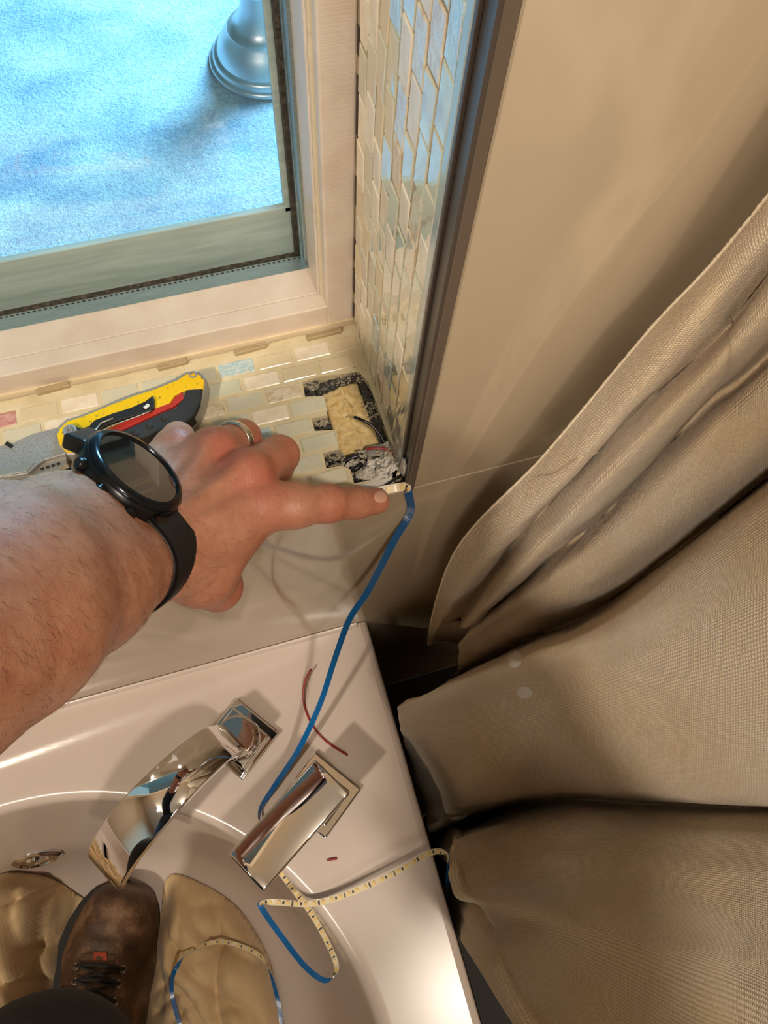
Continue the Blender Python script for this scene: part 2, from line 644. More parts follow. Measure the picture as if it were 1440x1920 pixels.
tr_ = random.Random(21)
fixed = {}
for (px, py), k in (((443, 690), 'tile_pearl'), ((535, 737), 'tile_shell'), ((503, 808), 'tile_pearl'), ((2, 782), 'tile_pink'),
                    ((582, 657), 'tile_stone'), ((630, 683), 'tile_tan'), ((483, 712), 'tile_stone'), ((507, 775), 'tile_stone'),
                    ((470, 752), 'tile_glass'), ((578, 760), 'tile_glass'), ((553, 803), 'tile_glass'), ((600, 815), 'tile_green'),
                    ((520, 670), 'tile_tan'), ((640, 650), 'tile_tan'), ((555, 690), 'tile_tan'), ((617, 890), 'tile_glass'),
                    ((570, 865), 'tile_glass'), ((415, 725), 'tile_green'), ((560, 905), 'tile_stone'), ((75, 765), 'tile_tan'),
                    ((130, 745), 'tile_stone'), ((35, 810), 'tile_glass'), ((100, 795), 'tile_stone'), ((225, 735), 'tile_glass'),
                    ((290, 710), 'tile_glass')):
    fixed[(px, py)] = (J(px, py, 0), k)
hp = [J(*q, 0) for q in HOLE]


def inside(x, y, poly):
    c_ = False
    for i in range(len(poly)):
        a, b = poly[i], poly[i - 1]
        if (a.y > y) != (b.y > y) and x < (b.x - a.x) * (y - a.y) / (b.y - a.y) + a.x: c_ = not c_
    return c_


stuff_v, stuff_f = [], []
for row in range(8):
    yc = 0.1095 - row * PY - TH / 2 - 0.0005
    xr = -0.0215 if row % 2 == 0 else -0.0085
    # cut pieces at the right end
    ends = [(xr - TW / 2 - k * PX, TW) for k in range(40)]
    if row % 2 == 0: ends.insert(0, (-0.0105, 0.0165))
    for xc, L in ends:
        if xc < -0.99: continue
        if any(inside(xc + dx * L, yc + dy * TH, hp) for dx in (-.4, 0, .4) for dy in (-.3, 0, .3)): continue
        if row == 0 and R.random() < 0.0: continue
        if xc < -0.42:
            b0 = len(stuff_v)
            for z, i in ((-0.001, 0), (0.0009, 0.0006)):
                for sx, sy in ((-1, -1), (1, -1), (1, 1), (-1, 1)): stuff_v.append((xc + sx * (L / 2 - i), yc + sy * (TH / 2 - i), z))
            stuff_f += [(b0 + k, b0 + (k + 1) % 4, b0 + 4 + (k + 1) % 4, b0 + 4 + k) for k in range(4)] + [(b0 + 4, b0 + 5, b0 + 6, b0 + 7)]
            continue
        kind = pick(tr_)
        for (pp, kk) in fixed.values():
            if abs(pp.x - xc) < L / 2 and abs(pp.y - yc) < PY / 2: kind = kk
        t = place_tile(sill, tile_mesh(L, TH, kind, tr_.randrange(3)), (xc + tr_.uniform(-.0003, .0003), yc + tr_.uniform(-.0002, .0002), 0), False)
        if kind == 'tile_pearl': t['label'] = 'iridescent blue shell tile'
        if kind == 'tile_shell': t['label'] = 'cream and brown swirled shell tile'
        if kind == 'tile_pink': t['label'] = 'reddish pink shell tile'
tag(mesh('tile', stuff_v, stuff_f, m['tile_stone'], sill), kind='stuff')
# slivers of the last tile row half buried in the caulk at the frame
for a, b in (((70, 738), (132, 722)), ((296, 692), (352, 678)), ((440, 664), (500, 648)), ((575, 636), (640, 620))):
    p, q = J(*a, 0), J(*b, 0)
    ax = (q - p).normalized()
    obox('tile', (p + q) / 2 + V((0, 0, 0.0012)), ((q - p).length, 0.0040, 0.0040), (ax, V((0, 0, 1)).cross(ax), V((0, 0, 1))), m['tile_brown'], sill, 0.0006, 1)
# irregular bead of caulk along the foot of the frame
vs, rows = [], 240
prof_n = 8
for i in range(rows + 1):
    x = -1.0 + i * (1.0 / rows)
    wob = mnoise.noise(V((x * 60, 3.1, 0))) * 0.0014 + mnoise.noise(V((x * 190, 7, 0))) * 0.0007
    wd = 0.0085 + wob
    hh = 0.0042 + wob * 0.6
    for k in range(prof_n + 1):
        a = math.pi / 2 * k / prof_n
        vs.append((x, YW + 0.0015 - wd * (1 - math.cos(math.pi / 2 - a)) * 1.0 - wd * 0.15 * math.sin(a), -0.0002 + hh * (1 - math.sin(a)) ** 1.4))
cb = mesh('caulk_bead', vs, grid_faces(rows + 1, prof_n + 1), m['caulk'], sill, True)

# board, mastic and crumbs at the bottom of the hole ------------------
hx = [p.x for p in hp]; hy = [p.y for p in hp]
ZB = -0.0085
q = [J(604, 738, ZB), J(668, 712, ZB), J(716, 834, ZB), J(640, 856, ZB)]
vs = []
na, nb = 30, 44
for i in range(na + 1):
    for j in range(nb + 1):
        u, v = i / na, j / nb
        p = q[0].lerp(q[1], u).lerp(q[3].lerp(q[2], u), v)
        ridge = 0.0016 * math.exp(-((u - 0.50 - 0.05 * math.sin(v * 3)) / 0.07) ** 2)
        edge = min(u, 1 - u, v, 1 - v)
        z = p.z + ridge + 0.0011 * mnoise.noise(p * 260) + 0.0006 * mnoise.noise(p * 700) - (0.002 if edge < 0.01 else 0)
        vs.append(V((p.x + 0.0006 * mnoise.noise(V((v * 9, 1, 0))), p.y, z)))
tag(mesh('backer_board', vs, grid_faces(na + 1, nb + 1), m['osb'], sill, True), 'yellowish bare board at the bottom of the broken patch')
# mastic bed under everything
lo, hi = V((min(hx) - 0.002, min(hy) - 0.002, -0.0135)), V((-0.0004, max(hy) + 0.002, -0.0105))
na, nb = 60, 110
vs = []
for i in range(na + 1):
    for j in range(nb + 1):
        p = V((lo.x + (hi.x - lo.x) * i / na, lo.y + (hi.y - lo.y) * j / nb, -0.0108))
        vs.append(V((p.x, p.y, p.z + 0.0022 * abs(mnoise.noise(p * 220)) + 0.001 * mnoise.noise(p * 600))))
mesh('mastic', vs, grid_faces(na + 1, nb + 1), m['mastic'], sill, True)


def strip_of_mastic(path, wd, hgt, mat, name):
    P = [J(*p) for p in path]
    P = [V(p) for p in cat(P, 10)]
    vs = []
    ns = 7
    for i, p in enumerate(P):
        t = (P[min(i + 1, len(P) - 1)] - P[max(i - 1, 0)]).normalized()
        s_ = t.cross(V((0, 0, 1))).normalized()
        for k in range(ns):
            u = -1 + 2 * k / (ns - 1)
            qv = p + s_ * u * wd * (1 + 0.4 * mnoise.noise(p * 400))
            vs.append(qv + V((0, 0, hgt * (1 - u * u) * (0.7 + 0.9 * mnoise.noise(qv * 500)))))
    return mesh(name, vs, grid_faces(len(P), ns), mat, sill, True)


strip_of_mastic([(598, 728, -.008), (630, 716, -.007), (660, 707, -.006), (680, 703, -.005)], 0.0026, 0.003, m['mastic'], 'mastic')
strip_of_mastic([(675, 708, -.006), (690, 745, -.006), (704, 790, -.007), (722, 835, -.007)], 0.0026, 0.003, m['mastic'], 'mastic')


def crumbs(name, spots, mat, parent, seed, kind='stuff'):
    r = random.Random(seed)
    vs, fs = [], []
    for (x, y, z, rad, nn, sz) in spots:
        for _ in range(nn):
            a, d = r.uniform(0, 6.28), rad * math.sqrt(r.random())
            c_ = J(x, y, z) + V((math.cos(a) * d, math.sin(a) * d, r.uniform(0, 0.0022)))
            if c_.x > -0.001: c_.x = -0.001
            s_ = sz * r.uniform(0.4, 1.3)
            b0 = len(vs)
            for k in range(6):
                dv = V(((1, 0, 0), (-1, 0, 0), (0, 1, 0), (0, -1, 0), (0, 0, 1), (0, 0, -1))[k]) * s_ * r.uniform(0.6, 1.3)
                vs.append(c_ + dv + V((r.uniform(-1, 1), r.uniform(-1, 1), r.uniform(-1, 1))) * s_ * 0.3)
            fs += [tuple(b0 + q_ for q_ in f) for f in ((0, 2, 4), (2, 1, 4), (1, 3, 4), (3, 0, 4), (2, 0, 5), (1, 2, 5), (3, 1, 5), (0, 3, 5))]
    return tag(mesh(name, vs, fs, mat, parent), kind=kind)


crumbs('adhesive_crumbs', [(586, 722, -.004, .0045, 80, .0008), (602, 790, -.005, .0045, 110, .0009), (628, 862, -.004, .006, 110, .0009),
                           (690, 872, -.004, .010, 190, .0012), (672, 702, -.002, .006, 60, .0007), (640, 710, -.002, .006, 60, .0006),
                           (700, 770, -.003, .006, 60, .0007), (725, 850, -.002, .006, 110, .001)], m['crumb_light'], sill, 3)
crumbs('mastic_crumbs', [(586, 728, -.005, .005, 60, .0009), (606, 795, -.006, .004, 60, .0009), (630, 866, -.005, .006, 80, .001),
                         (668, 704, -.003, .006, 90, .0008), (693, 745, -.004, .004, 90, .0009), (709, 795, -.004, .004, 90, .0009),
                         (700, 880, -.004, .009, 60, .001)], m['crumb_dark'], sill, 4)
crumbs('plaster_lumps', [(712, 885, -.002, .009, 60, .0022), (690, 893, -.002, .006, 40, .0018), (665, 876, -.004, .006, 30, .0016), (735, 872, -.001, .004, 20, .0018),
                         (650, 890, -.003, .004, 20, .0014)], m['caulk_white'], sill, 8)
# white front edge of the sill (light channel)
p0, p1 = J(400, 948, 0.0005), J(744, 890, 0.0005)
box('edge_channel', (-1.0, 0.0004, -0.0118), (-0.0072, 0.0060, 0.0006), m['plastic_white'], sill, 0.0004, 1)

# reveal on the right -------------------------------------------------
rev = empty('trim_2', (0.0, 0.06, 0.2), 'mosaic tiled window reveal rising above the right end of the sill', None, None, 'structure')
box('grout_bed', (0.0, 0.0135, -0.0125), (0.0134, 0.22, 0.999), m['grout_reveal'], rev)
stuff_v, stuff_f = [], []
for colm in range(8):
    yc = 0.1185 - colm * PY - TH / 2 - 0.001
    z0 = 0.004 if colm % 2 == 0 else 0.0165
    for k in range(40):
        zc = z0 + TW / 2 + k * PX
        L = 0.0234
        if zc > 0.98: continue
        if k == 0 and colm % 2 == 1:
            place_tile(rev, tile_mesh(0.0112, TH, 'tile_glass', 0), (0.0, yc, 0.0088), True)
        if zc > 0.42:
            b0 = len(stuff_v)
            for x, i in ((0.001, 0), (-0.0009, 0.0006)):
                for sy, sz in ((-1, -1), (1, -1), (1, 1), (-1, 1)): stuff_v.append((x, yc + sy * (TH / 2 - i), zc + sz * (L / 2 - i)))
            stuff_f += [(b0 + k_, b0 + 4 + k_, b0 + 4 + (k_ + 1) % 4, b0 + (k_ + 1) % 4) for k_ in range(4)] + [(b0 + 7, b0 + 6, b0 + 5, b0 + 4)]
            continue
        kind = pick(tr_)
        if colm == 6 and k == 6: kind = 'tile_shell'
        if colm in (5, 3) and k in (2, 4, 1): kind = 'tile_pearl' if k % 2 else 'tile_green'
        t = place_tile(rev, tile_mesh(L, 0.0114, kind, tr_.randrange(3)), (tr_.uniform(-.0003, .0003), yc, zc), True)
        if kind == 'tile_pearl': t['label'] = 'iridescent blue shell tile'
        if kind == 'tile_pink': t['label'] = 'reddish pink shell tile'
tag(mesh('tile', stuff_v, stuff_f, m['tile_glass'], rev), kind='stuff')

for za, zb_ in ((0.004, 0.018), (0.030, 0.052), (0.060, 0.078), (0.105, 0.124), (0.150, 0.182), (0.192, 0.205)):
    box('gap_shade_strip', (-0.0004, 0.1188, za), (0.0004, 0.1219, zb_), m['gap_shade'], rev)  # solid dark strips painting the shade of the gaps beside the frame
# corner profile --------------------------------------------------------
prof = empty('trim_3', (0.0, 0.0, -0.012), 'dark bronze metal corner channel between mosaic reveal and marble slab', None, None, 'structure')
Zt, Zb = 0.999, ZJ
box('light_lip', (-0.0012, 0.0118, 0.001), (0.0012, 0.0168, Zt), m['profile_light'], prof, 0.0004, 1)
box('channel_web', (0.0006, 0.0016, Zb), (0.0014, 0.0118, Zt), m['profile_dark'], prof, 0.0002, 1)
box('channel_lip', (-0.0010, 0.0094, Zb + 0.004), (0.0006, 0.0118, Zt), m['profile_dark'], prof, 0.0003, 1)
box('channel_lip', (-0.0006, -0.0006, Zb), (0.0012, 0.0018, Zt), m['profile_dark'], prof, 0.0004, 1)
box('front_flange', (0.0008, -0.0013, Zb), (XJ, 0.0, Zt), m['profile_bronze'], prof, 0.0005, 2)
box('channel_back', (0.0014, 0.0002, Zb), (0.0125, 0.0125, Zt), m['core'], prof)
bm = bmesh.new()
bmesh.ops.create_icosphere(bm, subdivisions=3, radius=1)
for v in bm.verts:
    d = 1 + 0.35 * mnoise.noise(v.co * 2.3)
    v.co = V((-0.0005, 0.0065, 0.010)) + V((v.co.x * 0.0017, v.co.y * 0.0036, v.co.z * 0.0105)) * d
tag(frombm('caulk_lump', bm, m['caulk_white'], prof, True), 'white lump of caulk squeezed into the foot of the channel')

# window ----------------------------------------------------------------
win = empty('window_1', (-0.5, 0.14, 0.02), None, None, None, 'structure')
Xr = 0.0                       # reveal face
XL = -1.0
Ztop = 1.0
fx1 = -0.0178                 # left edge of the right hand casing
ZL = 0.0186                   # top of the bottom member


def bar(name, y0, y1, z0, z1, x0=XL, x1=None, mat='window_paint', bev=0.0008):
    return box(name, (x0, y0, z0), (x1, y1, z1), m[mat], win, bev, 2)


bar('bottom_rail', YW, 0.1338, -0.006, ZL, XL, -0.0172)
bar('bottom_rail_step', 0.1340, 0.1552, -0.006, ZL - 0.0008, XL, -0.0190)
bar('outer_frame', YW, 0.21, 0.0, Ztop, fx1, Xr, 'window_paint', 0.0012)
bar('casing_step', YW + 0.010, 0.205, ZL - 0.004, Ztop, -0.0208, fx1 + 0.002, 'window_paint', 0.001)
vs = []
for i in range(161):
    z = ZL + i * (0.55 / 160)
    wob = 0.0005 * mnoise.noise(V((z * 150, 0, 5))) + 0.0004 * mnoise.noise(V((z * 420, 2, 5)))
    for k in range(5):
        a = math.pi / 2 * k / 4
        vs.append((fx1 + 0.0002 - (0.0020 + wob) * math.cos(a), YW + 0.0096 - (0.0020 + wob) * math.sin(a), z))
mesh('caulk_bead', vs, grid_faces(161, 5), m['caulk'], win, True)
bar('track_sill', 0.1545, 0.1675, -0.004, ZL - 0.003, XL, -0.0200, 'aluminium', 0.0005)
bar('track_jamb', 0.158, 0.182, ZL - 0.004, Ztop, -0.0228, -0.0206, 'aluminium', 0.0005)
bar('track_jamb', 0.166, 0.190, ZL - 0.006, Ztop, -0.0236, -0.0227, 'aluminium', 0.0003)
bar('gasket', 0.1675, 0.1765, -0.004, ZL - 0.009, XL, -0.0215, 'gasket', 0.0003)
bar('gasket', 0.1700, 0.1790, ZL - 0.010, Ztop, -0.0262, -0.0234, 'gasket', 0.0003)
tv, tf = [], []
for i in range(220):
    x = fx1 - 0.008 - i * 0.0034
    b0 = len(tv)
    for dx, dy, dz in ((0, 0, 0), (0.0018, 0, 0), (0.0018, 0.0006, 0), (0, 0.0006, 0), (0, 0, .0005), (0.0018, 0, .0005), (0.0018, 0.0006, .0005), (0, 0.0006, .0005)):
        tv.append((x + dx, 0.1655 + dy, ZL - 0.0030 + dz))
    tf += [tuple(b0 + q_ for q_ in f) for f in ((4, 5, 6, 7), (0, 1, 5, 4), (1, 2, 6, 5), (2, 3, 7, 6), (3, 0, 4, 7))]
tag(mesh('weather_strip_teeth', tv, tf, m['gasket'], win), kind='stuff')
GX = -0.0297                   # glass right edge at the sash
GZ = 0.0510
box('sash_rail', (XL, 0.176, -0.004), (-0.0250, 0.1805, GZ), m['sash'], win, 0.0006, 2)
box('sash_stile', (GX, 0.176, GZ - 0.004), (-0.0250, 0.1805, Ztop), m['sash'], win, 0.0006, 2)
box('pane', (XL, 0.1775, GZ - 0.004), (GX + 0.002, 0.1792, Ztop), m['glass'], win)

# room shell -------------------------------------------------------------
def struct(name, lo, hi, mat):
    return tag(box(name, lo, hi, m[mat]), kind='structure')


struct('floor', (-2.0, -2.3, ZF - 0.05), (1.7, 0.0, ZF), 'floor_dark')
struct('ceiling', (-2.0, -2.3, 1.45), (1.7, 0.22, 1.5), 'ceiling_paint')
struct('wall_left', (-2.06, -2.3, ZF), (-2.0, 0.22, 1.45), 'wall_paint')
struct('wall_right', (1.7, -2.3, ZF), (1.76, 0.22, 1.45), 'wall_paint')
struct('wall_back', (-2.0, -2.36, ZF), (1.7, -2.3, 1.45), 'wall_paint')
# carpet beyond the window
cp = struct('floor_carpet', (-3.5, 0.22, ZC - 0.03), (3.0, 5.5, ZC), 'carpet')

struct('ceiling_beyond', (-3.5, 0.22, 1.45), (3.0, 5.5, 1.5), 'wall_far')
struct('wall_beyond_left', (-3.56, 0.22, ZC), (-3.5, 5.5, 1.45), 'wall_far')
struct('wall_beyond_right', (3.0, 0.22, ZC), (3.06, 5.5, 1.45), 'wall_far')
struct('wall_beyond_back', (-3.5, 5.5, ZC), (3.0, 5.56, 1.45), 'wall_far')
# floor lamp beyond the window
base_c = J(497, 112, ZC)
lampo = empty('floor_lamp', base_c, 'silver floor lamp base standing on the blue lit carpet beyond the window', 'lamp')
rb = (J(393, 118, ZC) - base_c).length
pr_ = [(rb, 0.0), (rb, 0.008), (rb * 0.97, 0.013), (rb * 0.93, 0.015), (rb * 0.92, 0.026), (rb * 0.88, 0.031), (rb * 0.84, 0.033), (rb * 0.80, 0.050),
       (rb * 0.70, 0.075), (rb * 0.62, 0.088), (rb * 0.60, 0.094), (rb * 0.53, 0.097), (rb * 0.42, 0.115), (rb * 0.33, 0.15), (rb * 0.26, 0.19)]
lathe('base', pr_, base_c, (0, 0, 1), m['lamp_chrome'], lampo, 72)
lathe('collar', [(rb * .26, .19), (rb * .36, .196), (rb * .36, .206), (rb * .24, .214)], base_c, (0, 0, 1), m['lamp_chrome'], lampo, 48)
lathe('pole', [(rb * .20, .214), (rb * .32, .25), (rb * .30, .30), (rb * .14, .34), (rb * .12, 1.3)], base_c, (0, 0, 1), m['lamp_chrome'], lampo, 40)
lathe('shade', [(0.16, 1.28), (0.20, 1.26), (0.26, 1.02), (0.255, 1.02), (0.155, 1.27)], base_c, (0, 0, 1), m['ceiling_paint'], lampo, 40)

# ------------------------------------------------------------------ BATHTUB
TXR = -0.0150                   # right side of the tub
TY0, TY1 = -0.0006, -0.765
TXL = -1.62
BC = (-0.40, -0.38)
BR = 0.297
BCL = -1.20                    # centre of the far (left) end


def stadium(a, r):
    """point on the stadium outline at parameter a (0..1), radius r"""
    Ls = abs(BC[0] - BCL)
    per = 2 * Ls + 2 * math.pi * BR
    s_ = a * per
    if s_ < math.pi * BR:            # right end, from top (y+) clockwise to bottom
        th = math.pi / 2 - s_ / BR
        return V((BC[0] + r * math.cos(th), BC[1] + r * math.sin(th), 0))
    s_ -= math.pi * BR
    if s_ < Ls: return V((BC[0] - s_, BC[1] - r, 0))
    s_ -= Ls
    if s_ < math.pi * BR:
        th = -math.pi / 2 - s_ / BR
        return V((BCL + r * math.cos(th), BC[1] + r * math.sin(th), 0))
    s_ -= math.pi * BR
    return V((BCL + s_, BC[1] + r, 0))


def crease_z(x, y):
    """shallow step in the deck that runs out of the wall corner"""
    t = max(0.0, min(1.0, (-0.0289 - x) / 0.38))
    yc = -0.0415 * (t ** 0.6) - 0.001
    d = y - yc
    up = 1 / (1 + math.exp(-d / 0.0022))
    lipw = 0.0
    return 0.0028 * up * min(1, t * 12) + 0.0016 * math.exp(-((y) / 0.006) ** 2)


NA = 288
per = 2 * abs(BC[0] - BCL) + 2 * math.pi * BR
outer = []
rc = 0.008
for i in range(NA):
    p = stadium(i / NA, BR)
    # direction away from the basin axis
    cx = min(max(p.x, BCL), BC[0])
    d = V((p.x - cx, p.y - BC[1], 0)).normalized()
    ts = []
    if d.x > 1e-6: ts.append((TXR - rc - p.x) / d.x)
    if d.x < -1e-6: ts.append((TXL + rc - p.x) / d.x)
    if d.y > 1e-6: ts.append((TY0 - p.y) / d.y)
    if d.y < -1e-6: ts.append((TY1 + rc - p.y) / d.y)
    outer.append(p + d * min(ts))
for cxr, cyr in ((TXR - rc, TY0), (TXR - rc, TY1 + rc), (TXL + rc, TY1 + rc), (TXL + rc, TY0)):
    k = min(range(NA), key=lambda i: (outer[i] - V((cxr, cyr, 0))).length)
    outer[k] = V((cxr, cyr, 0))
rings = []
ND = 26
for k in range(ND):
    t = 1 - k / (ND - 1)
    t = t ** 0.8
    ring = []
    for i in range(NA):
        p = stadium(i / NA, BR + 0.006)
        q_ = p.lerp(outer[i], t)
        q_.z = ZD + crease_z(q_.x, q_.y)
        ring.append(q_)
    rings.append(ring)
for r_, z_ in ((0.3005, -0.0004), (0.2975, -0.0020), (0.2950, -0.0050), (0.2932, -0.0095), (0.2918, -0.018), (0.288, -0.04), (0.280, -0.09), (0.270, -0.15), (0.258, -0.21), (0.246, -0.26), (0.234, -0.295), (0.215, -0.322),
               (0.190, -0.336), (0.150, -0.342), (0.08, -0.343), (0.02, -0.343)):
    rings.append([stadium(i / NA, r_) + V((0, 0, ZD + z_)) for i in range(NA)])
vs = [p for r_ in rings for p in r_]
fs = grid_faces(len(rings), NA, False, True)
fs.append(tuple((len(rings) - 1) * NA + i for i in range(NA)))
tub = empty('bathtub', (-0.8, -0.38, ZF), 'glossy off white bathtub with a rounded basin set against the marble wall', 'bathtub')
shell = mesh('basin', vs, fs, m['acrylic'], tub, True)
# rolled edge and apron down to the floor
def apron(name, off, prof_, mat):
    path = [V((TXL, TY0, 0)), V((TXL, TY1, 0)), V((TXR, TY1, 0)), V((TXR, TY0, 0))]
    ins = [V((1, 0, 0)), V((1, 1, 0)), V((-1, 1, 0)), V((-1, 0, 0))]
    vs = []
    for p, d in zip(path, ins):
        for (i_, z_) in prof_:
            vs.append(p + d * i_ + V((0, 0, z_)))
    return mesh(name, vs, grid_faces(4, len(prof_)), mat, tub, True)


pr2 = [(rc, ZD + 0.0004)] + [(rc - rc * math.sin(a), ZD - rc + rc * math.cos(a)) for a in [math.pi / 12 * k for k in range(1, 7)]] + [(0, ZD - 0.030), (0.002, ZD - 0.034), (0.012, ZD - 0.036)]
sharp(apron('rim_roll', 0, pr2, m['acrylic']), 60)
apron('skirt', 0, [(0.012, ZD - 0.034), (0.020, ZD - 0.20), (0.03, ZF)], m['floor_dark'])
apron('edge_shadow', 0, [(-0.0012, ZD - 0.012), (-0.0016, ZD - 0.016), (-0.0012, ZD - 0.020), (0.0, ZD - 0.021)], m['tub_shadow_line'])  # thin brown strip that paints the shadow line along the tub edge
dg = bpy.context.evaluated_depsgraph_get()
tub_bvh = BVHTree.FromPolygons([tuple(p) for p in vs], [f for f in fs if len(f) == 4] + [fs[-1]]) if False else BVHTree.FromPolygons([tuple(v.co) for v in shell.data.vertices], [tuple(p.vertices) for p in shell.data.polygons])


def on(bvh, x, y, lift=0.0):
    d = V(ray(x, y).tolist()).normalized()
    h, nn, _, _ = bvh.ray_cast(V(C.tolist()), d)
    if h is None: return None, None
    if nn.dot(d) > 0: nn = -nn
    return h + nn * lift, nn


lv = []
for i in range(101):
    x = TXL + 0.004 + (TXR - 0.012 - TXL - 0.004) * i / 100
    for k in range(7):
        a = math.pi / 2 * k / 6
        lv.append((x, -0.0005 - 0.0042 * math.cos(a), ZD - 0.0002 + 0.0048 * math.sin(a) + 0.0028))
mesh('rear_lip', lv, grid_faces(101, 7), m['acrylic'], tub, True)
# overflow plate on the basin wall
h, nn = on(tub_bvh, 70, 1608)
ovf = empty('overflow_plate', h, 'round chrome overflow plate on the basin wall under the spout', 'overflow plate')
ovp = lathe('plate', [(0.0285, 0.0002), (0.0285, 0.002), (0.024, 0.0050), (0.0220, 0.0051), (0.0200, 0.0030), (0.0140, 0.0028), (0.0125, 0.0060), (0.005, 0.0070)], h, nn, m['chrome'], ovf, 48)
lathe('screw', [(0.0032, 0.0070), (0.0032, 0.0082), (0.0014, 0.0087)], h, nn, m['chrome_soft'], ovp, 16)

# ------------------------------------------------------------------ TAPS
DU = V((-0.86, -0.51, 0)).normalized()        # direction spout and lever point
DS = V((0, 0, 1)).cross(DU)                   # sideways
EU = V((0.60, -0.80, 0)).normalized()         # edges of the escutcheons
ES = V((0, 0, 1)).cross(EU)
UP = V((0, 0, 1))
sc_ = V((-0.1695, -0.0822, ZD))
spout = empty('bath_spout', sc_, 'arched chrome waterfall spout on a square base on the tub deck', 'tap', 'chrome bath taps')
obox('escutcheon', sc_ + UP * 0.0045, (0.056, 0.056, 0.0085), (EU, ES, UP), m['chrome'], spout, 0.0016, 3)
obox('collar', sc_ + UP * 0.014, (0.046, 0.040, 0.012), (EU, ES, UP), m['chrome'], spout, 0.002, 3)
lathe('column', [(0.0185, 0.018), (0.0185, 0.024), (0.0170, 0.026), (0.0165, 0.036)], sc_, UP, m['chrome'], spout, 48)
lathe('ring', [(0.0188, 0.0235), (0.0212, 0.0250), (0.0212, 0.0285), (0.0188, 0.030)], sc_, UP, m['chrome'], spout, 48)
arc = cat([(0.000, 0.030), (0.003, 0.062), (0.014, 0.092), (0.042, 0.112), (0.082, 0.114), (0.120, 0.094), (0.149, 0.060), (0.163, 0.030)], 8)
W2 = 0.0215
vs = []
for i in range(len(arc)):
    a, b = arc[max(i - 1, 0)], arc[min(i + 1, len(arc) - 1)]
    t = V((b[0] - a[0], b[1] - a[1], 0)).normalized()
    nrm = DU * (-t.y) + UP * t.x
    p = sc_ + DU * arc[i][0] + UP * arc[i][1]
    u = i / (len(arc) - 1)
    th = 0.014 - 0.006 * u
    wd = W2 * (0.74 + 0.26 * min(1, u * 1.5))
    for (sx, sn) in ((-1, -1), (-1, -.2), (-.985, -.06), (-.93, 0), (0, 0.02), (.93, 0), (.985, -.06), (1, -.2), (1, -1), (.96, -1.1), (0, -1.1), (-.96, -1.1)):
        vs.append(p + DS * sx * wd + nrm * sn * th)
nr = 12
fs = grid_faces(len(arc), nr, False, True)
fs.append(tuple(range(nr))); fs.append(tuple((len(arc) - 1) * nr + k for k in range(nr))[::-1])
sharp(mesh('spout_arm', vs, fs, m['chrome'], spout, True), 40)
pt = sc_ + DU * arc[-1][0] + UP * arc[-1][1]

hc = V((-0.1060, -0.1545, ZD))
handle = empty('bath_tap_handle', hc, 'chrome lever handle with a flat rectangular top plate on the tub deck', 'tap', 'chrome bath taps')
obox('escutcheon', hc + UP * 0.0045, (0.058, 0.056, 0.0085), (EU, ES, UP), m['chrome'], handle, 0.0016, 3)
obox('collar', hc + UP * 0.013, (0.044, 0.040, 0.010), (EU, ES, UP), m['chrome'], handle, 0.002, 3)
lathe('stem', [(0.017, 0.017), (0.017, 0.030), (0.0135, 0.034), (0.0135, 0.068)], hc, UP, m['chrome'], handle, 40)
zt = ZD + 0.080
cr = [J(588, 1421, zt), J(659, 1490, zt), J(493, 1670, zt), J(431, 1603, zt)]
hm = (cr[0] + cr[1] + cr[2] + cr[3]) / 4
lu = ((cr[2] + cr[3]) / 2 - (cr[0] + cr[1]) / 2)
ll = lu.length
lu.normalize()
ls = UP.cross(lu)
lw = ((cr[1] - cr[0]).length + (cr[2] - cr[3]).length) / 2
vs = []
NX, NY = 14, 8
bm = bmesh.new()
bm_box(bm, V((0, 0, 0)), (ll, lw, 0.011))
bmesh.ops.subdivide_edges(bm, edges=[e for e in bm.edges if abs((e.verts[0].co - e.verts[1].co).x) > 0.05], cuts=14, use_grid_fill=True)
bmesh.ops.bevel(bm, geom=[e for e in bm.edges if len(e.link_faces) == 2 and e.calc_face_angle() > 0.5], offset=0.0022, segments=3, profile=0.5, affect='EDGES')
for v in bm.verts:
    x = v.co.x / (ll / 2)
    z = v.co.z + 0.004 * x * x + 0.0015 * x
    v.co = hm + lu * v.co.x + ls * v.co.y + UP * (z - 0.006)
sharp(frombm('lever_plate', bm, m['chrome'], handle), 35)

